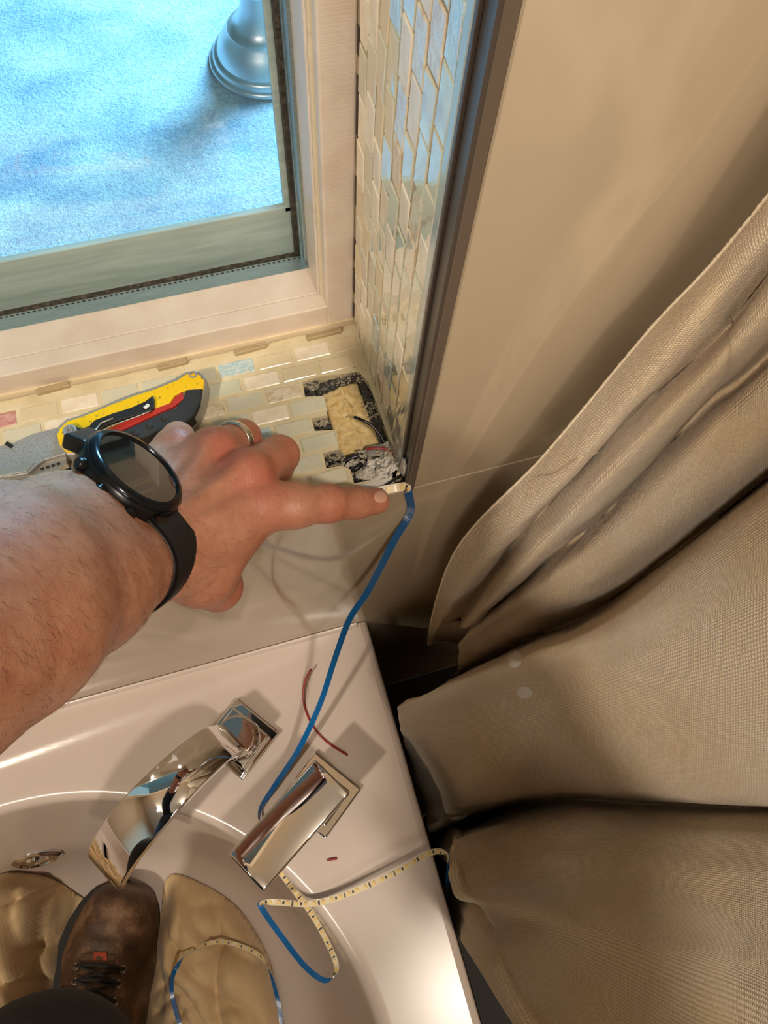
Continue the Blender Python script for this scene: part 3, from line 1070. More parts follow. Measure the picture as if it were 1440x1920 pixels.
# ------------------------------------------------------------------ LED strip
def ribbon(path, width, name_front, name_back, mf, mb, parent, n=14, thick=0.00035, front=0.0001, chips=None):
    """path: list of (px, py, z, side angle in turns/2).  angle 0 = light side towards the viewer, 1 = back film towards the viewer"""
    P = []
    for p in path:
        q_ = J(p[0], p[1], p[2])
        P.append((q_.x, q_.y, q_.z, p[3]))
    A = cat(P, n)
    pts = [V(a[:3]) for a in A]
    ang = [a[3] * math.pi for a in A]
    N_ = len(pts)
    vf, vb, frame = [], [], []
    for i in range(N_):
        t = (pts[min(i + 1, N_ - 1)] - pts[max(i - 1, 0)]).normalized()
        vd = (V(C.tolist()) - pts[i]).normalized()
        nn = (vd - t * vd.dot(t)).normalized()
        bb = t.cross(nn)
        nn2 = nn * math.cos(ang[i]) + bb * math.sin(ang[i])
        ww = t.cross(nn2).normalized()
        frame.append((pts[i], t, nn2, ww))
        for lst, z0, z1 in ((vf, 0.0, thick), (vb, -thick, 0.0)):
            for sx, sz in ((-1, z0), (1, z0), (1, z1), (-1, z1)):
                lst.append(pts[i] + ww * sx * width / 2 + nn2 * sz)
    fs = grid_faces(N_, 4, False, True) + [(3, 2, 1, 0), tuple((N_ - 1) * 4 + k for k in range(4))]
    a = mesh(name_front, vf, fs, mf, parent)
    b = mesh(name_back, vb, fs, mb, parent)
    # chips
    L = [0.0]
    for i in range(1, N_): L.append(L[-1] + (pts[i] - pts[i - 1]).length)
    for cname, mat_, step, off, ln, wd_, th_ in (chips or []):
        cv, cf = [], []
        s_ = off
        i = 0
        while s_ < L[-1]:
            while L[i + 1] < s_ and i < N_ - 2: i += 1
            k_ = (s_ - L[i]) / max(1e-9, L[i + 1] - L[i])
            p, t, nn2, ww = frame[i]
            p = p.lerp(frame[i + 1][0], k_)
            b0 = len(cv)
            for z_ in (thick, thick + th_):
                for sx, sy in ((-1, -1), (1, -1), (1, 1), (-1, 1)):
                    cv.append(p + t * sx * ln / 2 + ww * sy * wd_ / 2 + nn2 * z_)
            cf += [tuple(b0 + q_ for q_ in f) for f in ((4, 5, 6, 7), (0, 1, 5, 4), (1, 2, 6, 5), (2, 3, 7, 6), (3, 0, 4, 7))]
            s_ += step
        tag(mesh(cname, cv, cf, mat_, parent), kind='stuff')
    return frame


CH = [('led_chips', m['chip_yellow'], 0.0083, 0.001, 0.0028, 0.0030, 0.0008), ('resistor_chips', m['chip_dark'], 0.0166, 0.0052, 0.0016, 0.0024, 0.0006),
      ('solder_pads', m['eyelet'], 0.0249, 0.0136, 0.0016, 0.0044, 0.0001)]
led = empty('led_strip', J(762, 908, 0), 'long blue backed light strip running from the fingertip down over the tub', 'light strip')
ribbon([(700, 922, .0020, 0), (735, 916, .0018, 0), (752, 913, .0010, 0.0), (763, 913, -.004, 0.25), (766, 925, -.016, 1), (769, 962, -.052, 1), (740, 1012, -.092, 1), (690, 1108, -.17, 1),
        (655, 1162, -.21, 1), (628, 1235, -.255, 1), (600, 1320, -.30, 1), (560, 1405, -.337, 1), (512, 1478, -.355, .9), (487, 1520, -.364, .7),
        (490, 1562, -.36, .4), (512, 1612, -.372, .1), (540, 1655, -.385, 0), (585, 1715, -.425, 0), (620, 1780, -.445, 0), (631, 1818, -.45, 0.15), (610, 1838, -.448, 0.85),
        (572, 1812, -.435, 1), (525, 1752, -.405, 1), (494, 1708, -.375, 1), (489, 1692, -.368, .5), (520, 1692, -.362, 0), (590, 1694, -.358, 0), (660, 1673, -.352, 0),
        (740, 1637, -.346, 0), (800, 1602, -.350, 0), (828, 1597, -.356, .1), (842, 1612, -.372, .7), (840, 1650, -.42, 1), (838, 1700, -.50, 1), (842, 1740, -.58, 1), (850, 1760, -.70, 1)],
       0.0052, 'flex_tape', 'backing_film', m['strip_white'], m['strip_blue'], led, 12, chips=CH)

# ------------------------------------------------------------------ wires
def wire(name, pts, r, mat, label, n=8, core=None):
    P = [V(p) for p in cat([J(*p) for p in pts], n)]
    e = empty(name, P[0], label, 'wire')
    tube('insulation', P, r, mat, e, 8)
    d = (P[0] - P[1]).normalized()
    tube('copper_end', [P[0] - d * 0.0005, P[0] + d * 0.0006], r * 0.55, m['eyelet'], e, 6)
    return e


zr = ZD + 0.0013
wire('red_wire', [(583, 1255, zr + .012), (571, 1280, zr + .006), (570, 1318, zr), (585, 1358, zr), (612, 1390, zr), (652, 1416, zr + .004)], 0.00115, m['wire_red'],
     'curved offcut of red wire lying on the tub deck beside the spout')
wire('red_wire', [(614, 1613, zr), (623, 1611, zr), (632, 1610, zr)], 0.00115, m['wire_red'], 'tiny straight offcut of red wire below the lever handle')
wire('black_wire', [(665, 782, .004), (680, 788, .006), (697, 798, .004), (712, 815, .001), (722, 832, -.002), (730, 850, -.004)], 0.0010, m['wire_black'],
     'black wire curling up out of the broken sill patch over the yellow board')
wire('red_wire', [(688, 842, -.001), (706, 840, 0), (722, 842, -.001), (735, 850, -.002), (744, 862, -.004), (750, 885, -.006)], 0.0010, m['wire_red'],
     'red wire lying in the clear connector at the corner of the sill')
wire('black_wire', [(716, 914, .0008), (738, 900, .001), (750, 893, .0), (757, 880, -.003), (756, 862, -.004)], 0.0009, m['wire_black'], 'black wire entering the foot of the dark corner channel')
wire('black_wire', [(646, 864, -.003), (660, 858, -.002), (672, 855, -.002)], 0.0016, m['wire_black'], 'short fat black wire stub at the lower left of the yellow board')
wire('black_wire', [(655, 886, -.003), (668, 878, -.001), (679, 870, -.001)], 0.0018, m['wire_black'], 'short black wire stub nearest the white sill edge')
wire('black_wire', [(617, 870, -.003), (628, 868, -.002), (637, 865, -.003)], 0.0010, m['wire_black'], 'thin black wire stub beside the cut green tile')
for (x, y, z, a, lab) in ((708, 846, -.004, -0.05, 'clear plastic wire connector with a red wire inside'), (716, 868, -.004, 0.35, 'clear plastic wire connector half buried in white rubble')):
    c_ = J(x, y, z)
    e = empty('wire_connector', c_, lab, 'connector')
    u = V((math.cos(a), math.sin(a), 0)); v = UP.cross(u)
    obox('gel_body', c_ + UP * 0.0012, (0.013, 0.0075, 0.003), (u, v, UP), m['gel'], e, 0.001, 2)
    obox('cap', c_ + u * 0.0068 + UP * 0.0012, (0.002, 0.0085, 0.0038), (u, v, UP), m['plastic_white'], e, 0.0006, 2)

# ------------------------------------------------------------------ UTILITY KNIFE
ZK = 0.0015
def K(x, y, z): return J(x, y, z)
def prism(name, px, z0, z1, mat, parent, bevel=0.0006, pl_z=None, scale=1.0):
    """outline measured at height z1, extruded down to z0"""
    zz = z1 if pl_z is None else pl_z
    top = [J(x, y, zz) for x, y in px]
    n_ = len(top)
    bm = bmesh.new()
    a = [bm.verts.new((p.x, p.y, z1)) for p in top]
    b = [bm.verts.new((p.x, p.y, z0)) for p in top]
    ft = bm.faces.new(a); fb = bm.faces.new(b[::-1])
    for i in range(n_): bm.faces.new((a[i], b[i], b[(i + 1) % n_], a[(i + 1) % n_]))
    bmesh.ops.recalc_face_normals(bm, faces=bm.faces)
    if bevel > 0:
        bmesh.ops.bevel(bm, geom=[e for e in bm.edges if all(abs(v.co.z - z1) < 1e-7 for v in e.verts)], offset=bevel, segments=2, profile=0.5, affect='EDGES')
    return frombm(name, bm, mat, parent)


knife = empty('utility_knife', J(240, 790, 0), 'yellow and black folding utility knife lying open on the tiled sill', 'knife')
KT = 0.0165
ol = [(108, 800), (123, 786), (150, 778), (183, 765), (215, 750), (250, 737), (290, 725), (330, 708), (345, 698), (362, 694), (378, 699), (387, 711), (385, 730), (378, 757), (366, 783), (350, 796),
      (320, 803), (270, 825), (215, 845), (160, 853), (125, 852), (108, 835), (103, 815)]
prism('handle_frame', ol, 0.0012, KT - 0.002, m['knife_steel'], knife, 0.001, KT - 0.002)
yl = [(112, 802), (126, 789), (152, 781), (184, 768), (218, 754), (252, 741), (292, 728), (332, 712), (347, 702), (362, 698), (376, 703), (383, 713), (381, 729), (350, 731), (328, 741), (318, 756), (280, 770), (240, 786), (200, 806),
      (170, 830), (140, 848), (122, 846), (110, 832), (106, 815)]
prism('yellow_cover', yl, 0.010, KT, m['knife_yellow'], knife, 0.0008, KT)
rd = [(342, 735), (330, 743), (320, 756), (282, 770), (242, 786), (206, 804), (190, 818), (200, 822), (250, 797), (300, 774), (327, 762), (345, 748)]
prism('red_stripe', rd, 0.010, KT + 0.0004, m['knife_red'], knife, 0.0003, KT)
gp = [(349, 732), (379, 730), (375, 757), (364, 781), (350, 793), (320, 801), (270, 823), (215, 842), (195, 842), (200, 824), (250, 800), (300, 777), (330, 765), (344, 748)]
prism('rubber_grip', gp, 0.008, KT + 0.0012, m['knife_grip'], knife, 0.0012, KT)
for (x, y) in ((309, 783), (281, 797), (255, 811)):
    c_ = J(x, y, KT + 0.001)
    obox('grip_rib', c_, (0.0035, 0.0042, 0.0016), (V((.93, .36, 0)), V((-.36, .93, 0)), UP), m['knife_grip'], knife, 0.0005, 2)
cl = [(286, 741), (289, 748), (289, 765), (283, 770), (230, 786), (200, 797), (178, 812), (168, 823), (150, 829), (135, 833), (124, 823), (120, 810), (126, 800), (138, 797), (152, 803), (166, 799), (178, 787), (210, 775), (245, 764), (272, 752)]
prism('pocket_clip', cl, KT, KT + 0.0022, m['knife_black'], knife, 0.0005, KT + 0.0022)
tube('clip_slot', [J(178, 808, KT + .0024), J(190, 793, KT + .0026), J(212, 784, KT + .0026)], 0.0005, m['blade_steel'], knife, 6)
tube('clip_edge', [J(182, 812, KT + .0022), J(215, 796, KT + .0024), J(262, 779, KT + .0024), J(283, 770, KT + .0024)], 0.00035, m['blade_steel'], knife, 6)
pc = J(134, 812, KT)
lathe('pivot_screw', [(0.0040, 0.0015), (0.0040, 0.0034), (0.0034, 0.0042), (0.0026, 0.0042), (0.0023, 0.0036), (0.0020, 0.0040), (0.0013, 0.0040), (0.0011, 0.0030)], pc, UP, m['knife_steel'], knife, 32)
lathe('rivet', [(0.0009, 0.0018), (0.0009, 0.0028), (0.0005, 0.003)], J(155, 812, KT), UP, m['eyelet'], knife, 12)
obox('clip_window', J(275, 762, KT + .0024), (0.0036, 0.0022, 0.0006), (V((.86, .5, 0)), V((-.5, .86, 0)), UP), m['plastic_white'], knife, 0.0002, 1)
hh = J(362, 703, KT)
lathe('lanyard_hole', [(0.0024, -0.002), (0.0024, 0.0006), (0.0015, 0.0008), (0.0014, -0.001)], hh, UP, m['knife_steel'], knife, 24)
hd = [(110, 801), (60, 814), (35, 825), (25, 830), (-20, 842), (-80, 862), (-140, 905), (-140, 940), (-60, 918), (0, 896), (52, 888), (72, 870), (84, 862), (122, 852), (128, 840)]
prism('blade_holder', hd, 0.004, KT - 0.004, m['knife_steel'], knife, 0.0005, KT - 0.004)
bl = [(122, 851), (84, 862), (70, 872), (52, 888), (54, 893), (75, 887), (112, 876), (124, 868)]
prism('blade', bl, 0.0045, KT - 0.007, m['blade_steel'], knife, 0.0002, KT - 0.006)
prism('blade_edge', [(-140, 935), (-60, 914), (0, 893), (50, 884), (66, 868), (60, 866), (0, 880), (-60, 898), (-140, 920)], KT - 0.004, KT - 0.0034, m['blade_steel'], knife, 0.0001, KT - 0.004)
for i in range(4):
    obox('blade_notch', J(79 + i * 10, 879 - i * 3.2, KT - 0.0064), (0.0018, 0.0012, 0.0008), (V((.95, .3, 0)), V((-.3, .95, 0)), UP), m['knife_grip'], knife, 0.0002, 1)
obox('holder_notch', J(17, 834, KT - 0.0038), (0.0024, 0.0050, 0.0008), (V((.75, .66, 0)), V((-.66, .75, 0)), UP), m['knife_black'], knife, 0.0002, 1)

#@@ARM@@
# ------------------------------------------------------------------ PERSON: left arm and hand
class SDF:
    def __init__(s, lo, hi, h):
        s.lo, s.h = np.array(lo), h
        s.n = np.ceil((np.array(hi) - s.lo) / h).astype(int) + 1
        s.f = np.full(s.n, 0.05, np.float32)

    def _sub(s, lo, hi):
        a = np.clip(np.floor((lo - s.lo) / s.h).astype(int), 0, s.n)
        b = np.clip(np.ceil((hi - s.lo) / s.h).astype(int) + 1, 0, s.n)
        sl = tuple(slice(int(x), int(y)) for x, y in zip(a, b))
        ax = [(s.lo[i] + s.h * np.arange(a[i], b[i])).astype(np.float32) for i in range(3)]
        return sl, ax

    def smin(s, sl, d, k):
        f = s.f[sl]
        hh = np.clip(0.5 + 0.5 * (f - d) / k, 0, 1)
        s.f[sl] = f * (1 - hh) + d * hh - k * hh * (1 - hh)

    def cap(s, a, b, ra, rb, k=0.004, flat=None):
        """tapered capsule; flat = (unit vector, factor) squeezes it along the vector"""
        a, b = np.array(a), np.array(b)
        m_ = max(ra, rb) * (1 if flat is None else 1.0) + k + 0.012
        lo, hi = np.minimum(a, b) - m_, np.maximum(a, b) + m_
        sl, ax = s._sub(lo, hi)
        if min(len(q) for q in ax) == 0: return
        X = ax[0][:, None, None] - a[0]; Y = ax[1][None, :, None] - a[1]; Z = ax[2][None, None, :] - a[2]
        d = b - a
        L = float(d @ d)
        t = np.clip((X * d[0] + Y * d[1] + Z * d[2]) / L, 0, 1)
        px, py, pz = X - t * d[0], Y - t * d[1], Z - t * d[2]
        q = px * px + py * py + pz * pz
        if flat is not None:
            fv, ff = flat
            c_ = px * fv[0] + py * fv[1] + pz * fv[2]
            q = q + c_ * c_ * (ff * ff - 1)
        s.smin(sl, np.sqrt(q) - (ra + (rb - ra) * t), k)

    def chain(s, pts, rs, k=0.003, **kw):
        for i in range(len(pts) - 1): s.cap(pts[i], pts[i + 1], rs[i], rs[i + 1], k, **kw)

    def polygonise(s):
        f = s.f
        ins = f < 0
        c = np.zeros(tuple(s.n - 1), np.int8)
        for dx in (0, 1):
            for dy in (0, 1):
                for dz in (0, 1):
                    c += ins[dx:s.n[0] - 1 + dx, dy:s.n[1] - 1 + dy, dz:s.n[2] - 1 + dz]
        act = np.argwhere((c > 0) & (c < 8))
        idx = -np.ones(c.shape, np.int32)
        idx[act[:, 0], act[:, 1], act[:, 2]] = np.arange(len(act))
        acc = np.zeros((len(act), 3)); cnt = np.zeros(len(act))
        cor = [(x, y, z) for x in (0, 1) for y in (0, 1) for z in (0, 1)]
        for a in range(8):
            for b in range(a + 1, 8):
                A, B = np.array(cor[a]), np.array(cor[b])
                if np.abs(A - B).sum() != 1: continue
                ia, ib = act + A, act + B
                fa = f[ia[:, 0], ia[:, 1], ia[:, 2]]; fb = f[ib[:, 0], ib[:, 1], ib[:, 2]]
                mk = (fa < 0) != (fb < 0)
                t = np.where(mk, fa / np.where(mk, fa - fb, 1), 0)
                acc += np.where(mk[:, None], A + (B - A) * t[:, None], 0)
                cnt += mk
        v = s.lo + s.h * (act + acc / cnt[:, None])
        fs = []
        for ax in range(3):
            o1, o2 = [(1, 2), (2, 0), (0, 1)][ax]
            sa = [slice(None)] * 3; sb = [slice(None)] * 3
            sa[ax] = slice(0, -1); sb[ax] = slice(1, None)
            e = np.argwhere(ins[tuple(sa)] != ins[tuple(sb)])
            e = e[(e[:, o1] > 0) & (e[:, o2] > 0) & (e[:, o1] < s.n[o1] - 1) & (e[:, o2] < s.n[o2] - 1)]
            u1 = np.zeros(3, int); u1[o1] = 1
            u2 = np.zeros(3, int); u2[o2] = 1
            qd = [e, e - u1, e - u1 - u2, e - u2]
            ids = np.stack([idx[q[:, 0], q[:, 1], q[:, 2]] for q in qd], 1)
            fl = ins[e[:, 0], e[:, 1], e[:, 2]]
            ids[~fl] = ids[~fl][:, ::-1]
            fs.append(ids)
        fs = np.concatenate(fs)
        return v, fs[(fs >= 0).all(1)]


def np3(v): return np.array([v[0], v[1], v[2]])


sd = SDF((-0.44, -0.16, -0.05), (0.004, 0.12, 0.34), 0.0013)
# forearm: radius side, ulna side and the bulk between
WR, WU = J(284, 1036, .062), J(238, 938, .058)
WC = (WR + WU) / 2
FR, FU = J(0, 1160, .150), J(0, 1085, .142)
ext = ((FR - WR) + (FU - WU)) / 2
ax_a = (-ext).normalized()                 # towards the hand
ER, EU_ = FR + ext * 1.35, FU + ext * 1.35
sd.chain([WR, J(150, 1098, .103), FR, ER], [.0215, .029, .0360, .043], .010)
sd.chain([WU, J(120, 1010, .098), FU, EU_], [.0205, .028, .0350, .042], .010)
# hand
MI, MM, MR, MP = J(492, 948, .050), J(462, 890, .055), J(402, 846, .050), J(330, 842, .044)
rI, rM, rR, rP = .0125, .0120, .0118, .0108
W1, W2_, W3, W4 = J(322, 1030, .062), J(300, 985, .064), J(275, 945, .060), J(262, 915, .054)
K1 = .010
sd.chain([WR, W1, MI], [.021, .0175, rI], K1)
sd.chain([WC, W2_, MM], [.022, .0165, rM], K1)
sd.chain([WC, W3, MR], [.022, .0160, rR], K1)
sd.chain([WU, W4, MP], [.020, .0150, rP], K1)
sd.chain([J(350, 1000, .045), J(455, 935, .040)], [.018, .013], .010)
sd.chain([J(330, 930, .042), J(390, 870, .036)], [.015, .012], .010)
# thumb folded under, hanging below the sill edge
T0, T1, T2, T3 = J(330, 1058, .056), J(378, 1082, .038), J(408, 1100, .012), J(416, 1104, -.016)
sd.chain([T0, T1, T2, T3], [.0175, .0148, .0125, .0095], .007)
sd.chain([J(485, 965, .042), J(395, 1068, .036)], [.0095, .0120], .010)
sd.chain([J(420, 1000, .045), J(370, 1060, .044)], [.014, .014], .012)
# fingers
I1, I2, I3 = J(612, 946, .036), J(668, 943, .020), J(705, 939, .0085)
sd.chain([MI, J(550, 948, .046), I1], [rI, .0116, .0100], .006)
sd.chain([I1, I2], [.0100, .0090], .003)
sd.chain([I2, I3], [.0090, .0080], .003)
sd.cap(J(610, 940, .039), J(618, 941, .037), .0092, .0090, .004)
M1, M2, M3 = J(524, 853, .029), J(520, 876, .011), J(480, 890, .0095)
sd.chain([MM, M1], [rM, .0112], .006)
sd.chain([M1, M2, M3], [.0110, .0094, .0082], .003)
R1, R2, R3 = J(456, 820, .028), J(452, 842, .0105), J(418, 856, .009)
sd.chain([MR, R1], [rR, .0100], .006)
sd.chain([R1, R2, R3], [.0100, .0090, .0080], .003)
P1, P2, P3 = J(334, 822, .026), J(335, 842, .0105), J(310, 852, .009)
sd.chain([MP, P1], [rP, .0092], .005)
sd.chain([P1, P2, P3], [.0092, .0085, .0076], .003)
# knuckle heads and extensor tendons
for q, r_ in ((MI, .0100), (MM, .0102), (MR, .0098), (MP, .0088)):
    sd.cap(q + V((0, 0, .0028)), q + V((0.001, 0, .0029)), r_, r_, .006)
for a, b in ((J(345, 985, .0775), MI + V((0, 0, .0110))), (J(335, 965, .0785), MM + V((0, 0, .0115))), (J(320, 940, .0765), MR + V((0, 0, .0108)))):
    sd.cap(a, b, .0022, .0024, .006)
sd.cap(J(232, 925, .078), J(238, 928, .077), .008, .008, .010)   # ulnar head
av, af = sd.polygonise()
del sd
me = bpy.data.meshes.new('arm')
me.from_pydata(av.tolist(), [], af.tolist())
me.update()
person = empty('person', J(0, 1110, .15), 'person reaching in with a bare left arm, pointing one finger at the sill corner', 'person')
arm = link('arm', me, m['skin'], person, True)
# wrinkles over the finger joints (on the outer side)
nrm = np.zeros(len(av) * 3, np.float32)
me.vertices.foreach_get('normal', nrm)
nrm = nrm.reshape(-1, 3)
co = av.copy()
disp = np.zeros(len(av))
tone = np.zeros(len(av))


def grooves(c_, ax_, rad, offs, dep, wd=.0006):
    global disp
    c_, ax_ = np3(c_), np3(ax_)
    ax_ = ax_ / np.linalg.norm(ax_)
    d = co - c_
    s_ = d @ ax_
    lat = np.linalg.norm(d - s_[:, None] * ax_, axis=1)
    msk = (lat < rad * 1.25) & (np.abs(s_) < .012) & (nrm[:, 2] > 0.1)
    w_ = np.where(msk, np.clip((nrm[:, 2] - .1) * 2, 0, 1), 0)
    jig = 0.0006 * np.sin(co[:, 1] * 900)
    for o in offs: disp -= dep * w_ * np.exp(-((s_ - o + jig) / wd) ** 2)
    disp += dep * 0.8 * w_ * np.exp(-(s_ / .005) ** 2)


grooves(I1, I2 - MI, .0110, (-.0048, -.0026, -.0004, .0018, .0040), .00038)
grooves(I2, I3 - I1, .0100, (-.0016, .0008), .00028)
grooves(J(545, 950, .047), I1 - MI, .013, (-.004, -.001, .002), .0003, .001)
for c_, r_, s_ in ((MI, .016, .55), (MM, .016, .95), (MR, .015, .9), (MP, .012, .5), (I1, .011, .8), (M1, .013, .85), (R1, .012, .5), (P1, .010, .4), (I3, .012, .55), (T2, .020, .6), (T1, .016, .4),
                   (I2, .009, .4)):
    tone += s_ * np.exp(-(np.linalg.norm(co - np3(c_), axis=1) / r_) ** 2)
co2 = co + nrm * disp[:, None]
me.vertices.foreach_set('co', co2.astype(np.float32).ravel())
at_ = me.attributes.new('tone', 'FLOAT', 'POINT')
at_.data.foreach_set('value', np.clip(tone, 0, 1).astype(np.float32))
me.update()
arm_bvh = BVHTree.FromPolygons(co2.tolist(), af.tolist())

# nail
def patch(name, cx, cy, rx, ry, rot, mat, parent, lift, bvh, squ=2.4):
    vs, fs = [], []
    nr, na = 5, 20
    for i in range(nr + 1):
        rr = i / nr
        for k in range(na):
            a = 2 * math.pi * k / na
            ca, sa = math.cos(a), math.sin(a)
            ex = abs(ca) ** (2 / squ) * (1 if ca > 0 else -1); ey = abs(sa) ** (2 / squ) * (1 if sa > 0 else -1)
            x, y = ex * rx * max(rr, .02), ey * ry * max(rr, .02)
            x, y = x * math.cos(rot) - y * math.sin(rot), x * math.sin(rot) + y * math.cos(rot)
            h_, n_ = on(bvh, cx + x, cy + y, lift * (1.0 if i < nr else -0.5))
            if h_ is None: h_ = vs[-1] if vs else J(cx, cy, .01)
            vs.append(h_)
    return mesh(name, vs, grid_faces(nr + 1, na, False, True), mat, parent, True)


patch('fingernail', 714, 931, 13.5, 12.5, -0.1, m['nail'], arm, .0004, arm_bvh)

# hair
hr = random.Random(5)
hv, hf = [], []
tri_c = co2[af].mean(1)
e1 = co2[af[:, 1]] - co2[af[:, 0]]; e2 = co2[af[:, 3]] - co2[af[:, 0]]
tn = np.cross(e1, e2); tn /= (np.linalg.norm(tn, axis=1)[:, None] + 1e-12)
axn = np3(ax_a)
sproj = (tri_c - np3(WC)) @ axn            # <0 forearm, >0 hand
ulv = np3((WU - WR).normalized())
cand = np.where((sproj < 0.085) & (sproj > -0.20))[0]
nrg = np.random.default_rng(3)
pick_i = nrg.choice(cand, 4200)
for i in pick_i:
    s_ = sproj[i]
    n_ = V(tn[i].tolist()); p = V(tri_c[i].tolist())
    side = float(tn[i] @ ulv)
    prob = 0.95 if s_ < 0.0 else max(0.0, 0.40 - s_ * 6)
    if n_.z < -0.3 or (abs(p.y) < 0 and False): prob *= 0.4
    if hr.random() > prob: continue
    d = (ax_a * 0.8 + V((-ulv).tolist()) * (0.9 if side < 0.3 else -0.5) + V((hr.uniform(-.5, .5), hr.uniform(-.5, .5), hr.uniform(-.3, .3))))
    d = (d - n_ * d.dot(n_)).normalized()
    L_ = hr.uniform(.004, .009) * (1.0 if s_ < 0.01 else 0.5)
    cu = hr.uniform(.15, .5)
    w_ = n_.cross(d).normalized()
    b0 = len(hv)
    for k, (t, rad) in enumerate(((0, .000055), (.5, .000045), (1.0, .000015))):
        c_ = p - n_ * .0004 + d * L_ * t + n_ * L_ * (cu * t - cu * .8 * t * t) + w_ * L_ * .25 * t * t * (1 if i % 2 else -1)
        for q in range(3):
            a = 2.094 * q
            hv.append(c_ + (w_ * math.cos(a) + n_ * math.sin(a)) * rad)
    for k in range(2):
        for q in range(3): hf.append((b0 + k * 3 + q, b0 + k * 3 + (q + 1) % 3, b0 + k * 3 + 3 + (q + 1) % 3, b0 + k * 3 + 3 + q))
tag(mesh('arm_hair', hv, hf, m['hair'], arm, True), 'fine dark arm hair', kind='stuff')
# sleeve on the upper arm, above the frame's left side
el = (ER + EU_) / 2
sv, sfc = tube_data([V(p) for p in cat([el + ax_a * 0.012, el - ax_a * 0.02, el - ax_a * 0.05, V((-.35, -.27, .37)), V((-.39, -.42, .43)), V((-.40, -.52, .44))], 5)],
                    list(cat([(.060,), (.065,), (.067,), (.072,), (.082,), (.092,)], 5)[:, 0]), 28)
mesh('sleeve', sv, sfc, m['sleeve'], person, True)

# dark shirt on the trunk behind the camera (seen only in the chrome)
tv, tf = tube_data([V(p) for p in cat([(-.44, -.60, -.16), (-.43, -.60, .0), (-.42, -.61, .18), (-.41, -.62, .34), (-.40, -.62, .47), (-.39, -.61, .55), (-.39, -.60, .60)], 5)],
                   list(cat([(.145,), (.15,), (.155,), (.165,), (.15,), (.09,), (.055,)], 5)[:, 0]), 36)
tv = [V((-.41 + (p.x + .41) * 1.25, p.y, p.z)) for p in tv]
mesh('shirt', tv, tf, m['sleeve'], person, True)

# ------------------------------------------------------------------ watch
wn = V((0.789, 0.287, 0.543)).normalized()
wc = J(258, 881, .094)
wa = (ax_a - wn * ax_a.dot(wn)).normalized()       # 3 o'clock direction, along the arm
wb = wn.cross(wa)
watch = empty('wristwatch', wc, 'large black sports watch strapped round the wrist of the pointing arm', 'watch')
RW = 0.0262
lathe('case', [(RW * .80, -.0165), (RW * .93, -.0155), (RW * .99, -.011), (RW, -.004), (RW * .985, -.0015), (RW * .93, 0)], wc, wn, m['watch_body'], watch, 64)
lathe('bezel', [(RW * .97, -.0016), (RW * .965, .0004), (RW * .90, .0022), (RW * .83, .0024), (RW * .81, .0008), (RW * .79, .0004)], wc, wn, m['watch_bezel'], watch, 72)
crys = lathe('crystal', [(RW * .81, .0002), (RW * .81, .0010), (RW * .795, .0012)], wc, wn, m['watch_glass'], watch, 64)
for a, l_ in ((2.55, 1), (3.14, 1), (3.75, 1), (-.45, 1), (.45, 1)):
    d = wa * math.cos(a) + wb * math.sin(a)
    bt_ = lathe('button', [(.0030, 0), (.0030, .0022), (.0024, .0030), (.0010, .0031)], wc + d * RW * .985 - wn * .006, d, m['watch_body'], watch, 20)
    lathe('button_ring', [(.0034, -.0002), (.0036, .0008), (.0034, .0012)], wc + d * RW * .985 - wn * .006, d, m['watch_bezel'], bt_, 20)
# strap hugging the wrist: rays cast outwards from the axis of the wrist
NS, wdt = 72, 0.0225
ws = -((WC - wc).dot(ax_a)) * 1.0
ctr0 = WC + ax_a * ((wc - wn * .012 - WC).dot(ax_a) - .003)
sv = []
for k in range(NS):
    th = 2 * math.pi * k / NS
    nd = (wn - ax_a * wn.dot(ax_a)).normalized(); ld = ax_a.cross(nd)
    d = nd * math.cos(th) + ld * math.sin(th)
    ring = []
    for j, s_ in enumerate((-1, -.94, -.5, 0, .5, .94, 1)):
        o_ = ctr0 + ax_a * (s_ * wdt / 2)
        h_, n_, _, ds = arm_bvh.ray_cast(o_ + d * .002, d)
        rr = (ds + .002) if h_ is not None else .03
        ring.append(min(rr, .036))
    sm = sorted(ring)[3]
    for j, s_ in enumerate((-1, -.94, -.5, 0, .5, .94, 1)):
        o_ = ctr0 + ax_a * (s_ * wdt / 2)
        sv.append((o_, d, sm * 0.5 + ring[j] * 0.5, s_))
# smooth the radii round the loop
rad = np.array([q[2] for q in sv]).reshape(NS, 7)
for _ in range(10): rad = (np.roll(rad, 1, 0) + np.roll(rad, -1, 0) + 2 * rad) / 4
outv, inv = [], []
for i, (o_, d, _, s_) in enumerate(sv):
    r_ = rad[i // 7, i % 7]
    outv.append(o_ + d * (r_ + (.0030 if abs(s_) < .97 else .0022)))
    inv.append(o_ + d * (r_ + .0003))
vs = outv + inv
n7 = NS * 7
fs = grid_faces(NS, 7, True, False) + [tuple(n7 + q for q in f[::-1]) for f in grid_faces(NS, 7, True, False)]
for k in range(NS):
    a, b = k * 7, ((k + 1) % NS) * 7
    fs.append((a, b, n7 + b, n7 + a)); fs.append((b + 6, a + 6, n7 + a + 6, n7 + b + 6))
mesh('strap', vs, fs, m['watch_strap'], watch, True)
for sg in (-1, 1):
    dd = wb * sg
    obox('strap_lug', wc + dd * (RW * 1.02) - wn * .009, (.022, .012, .008), (wa, (dd - wn * .5).normalized(), wa.cross((dd - wn * .5).normalized())), m['watch_body'], watch, .002, 3)

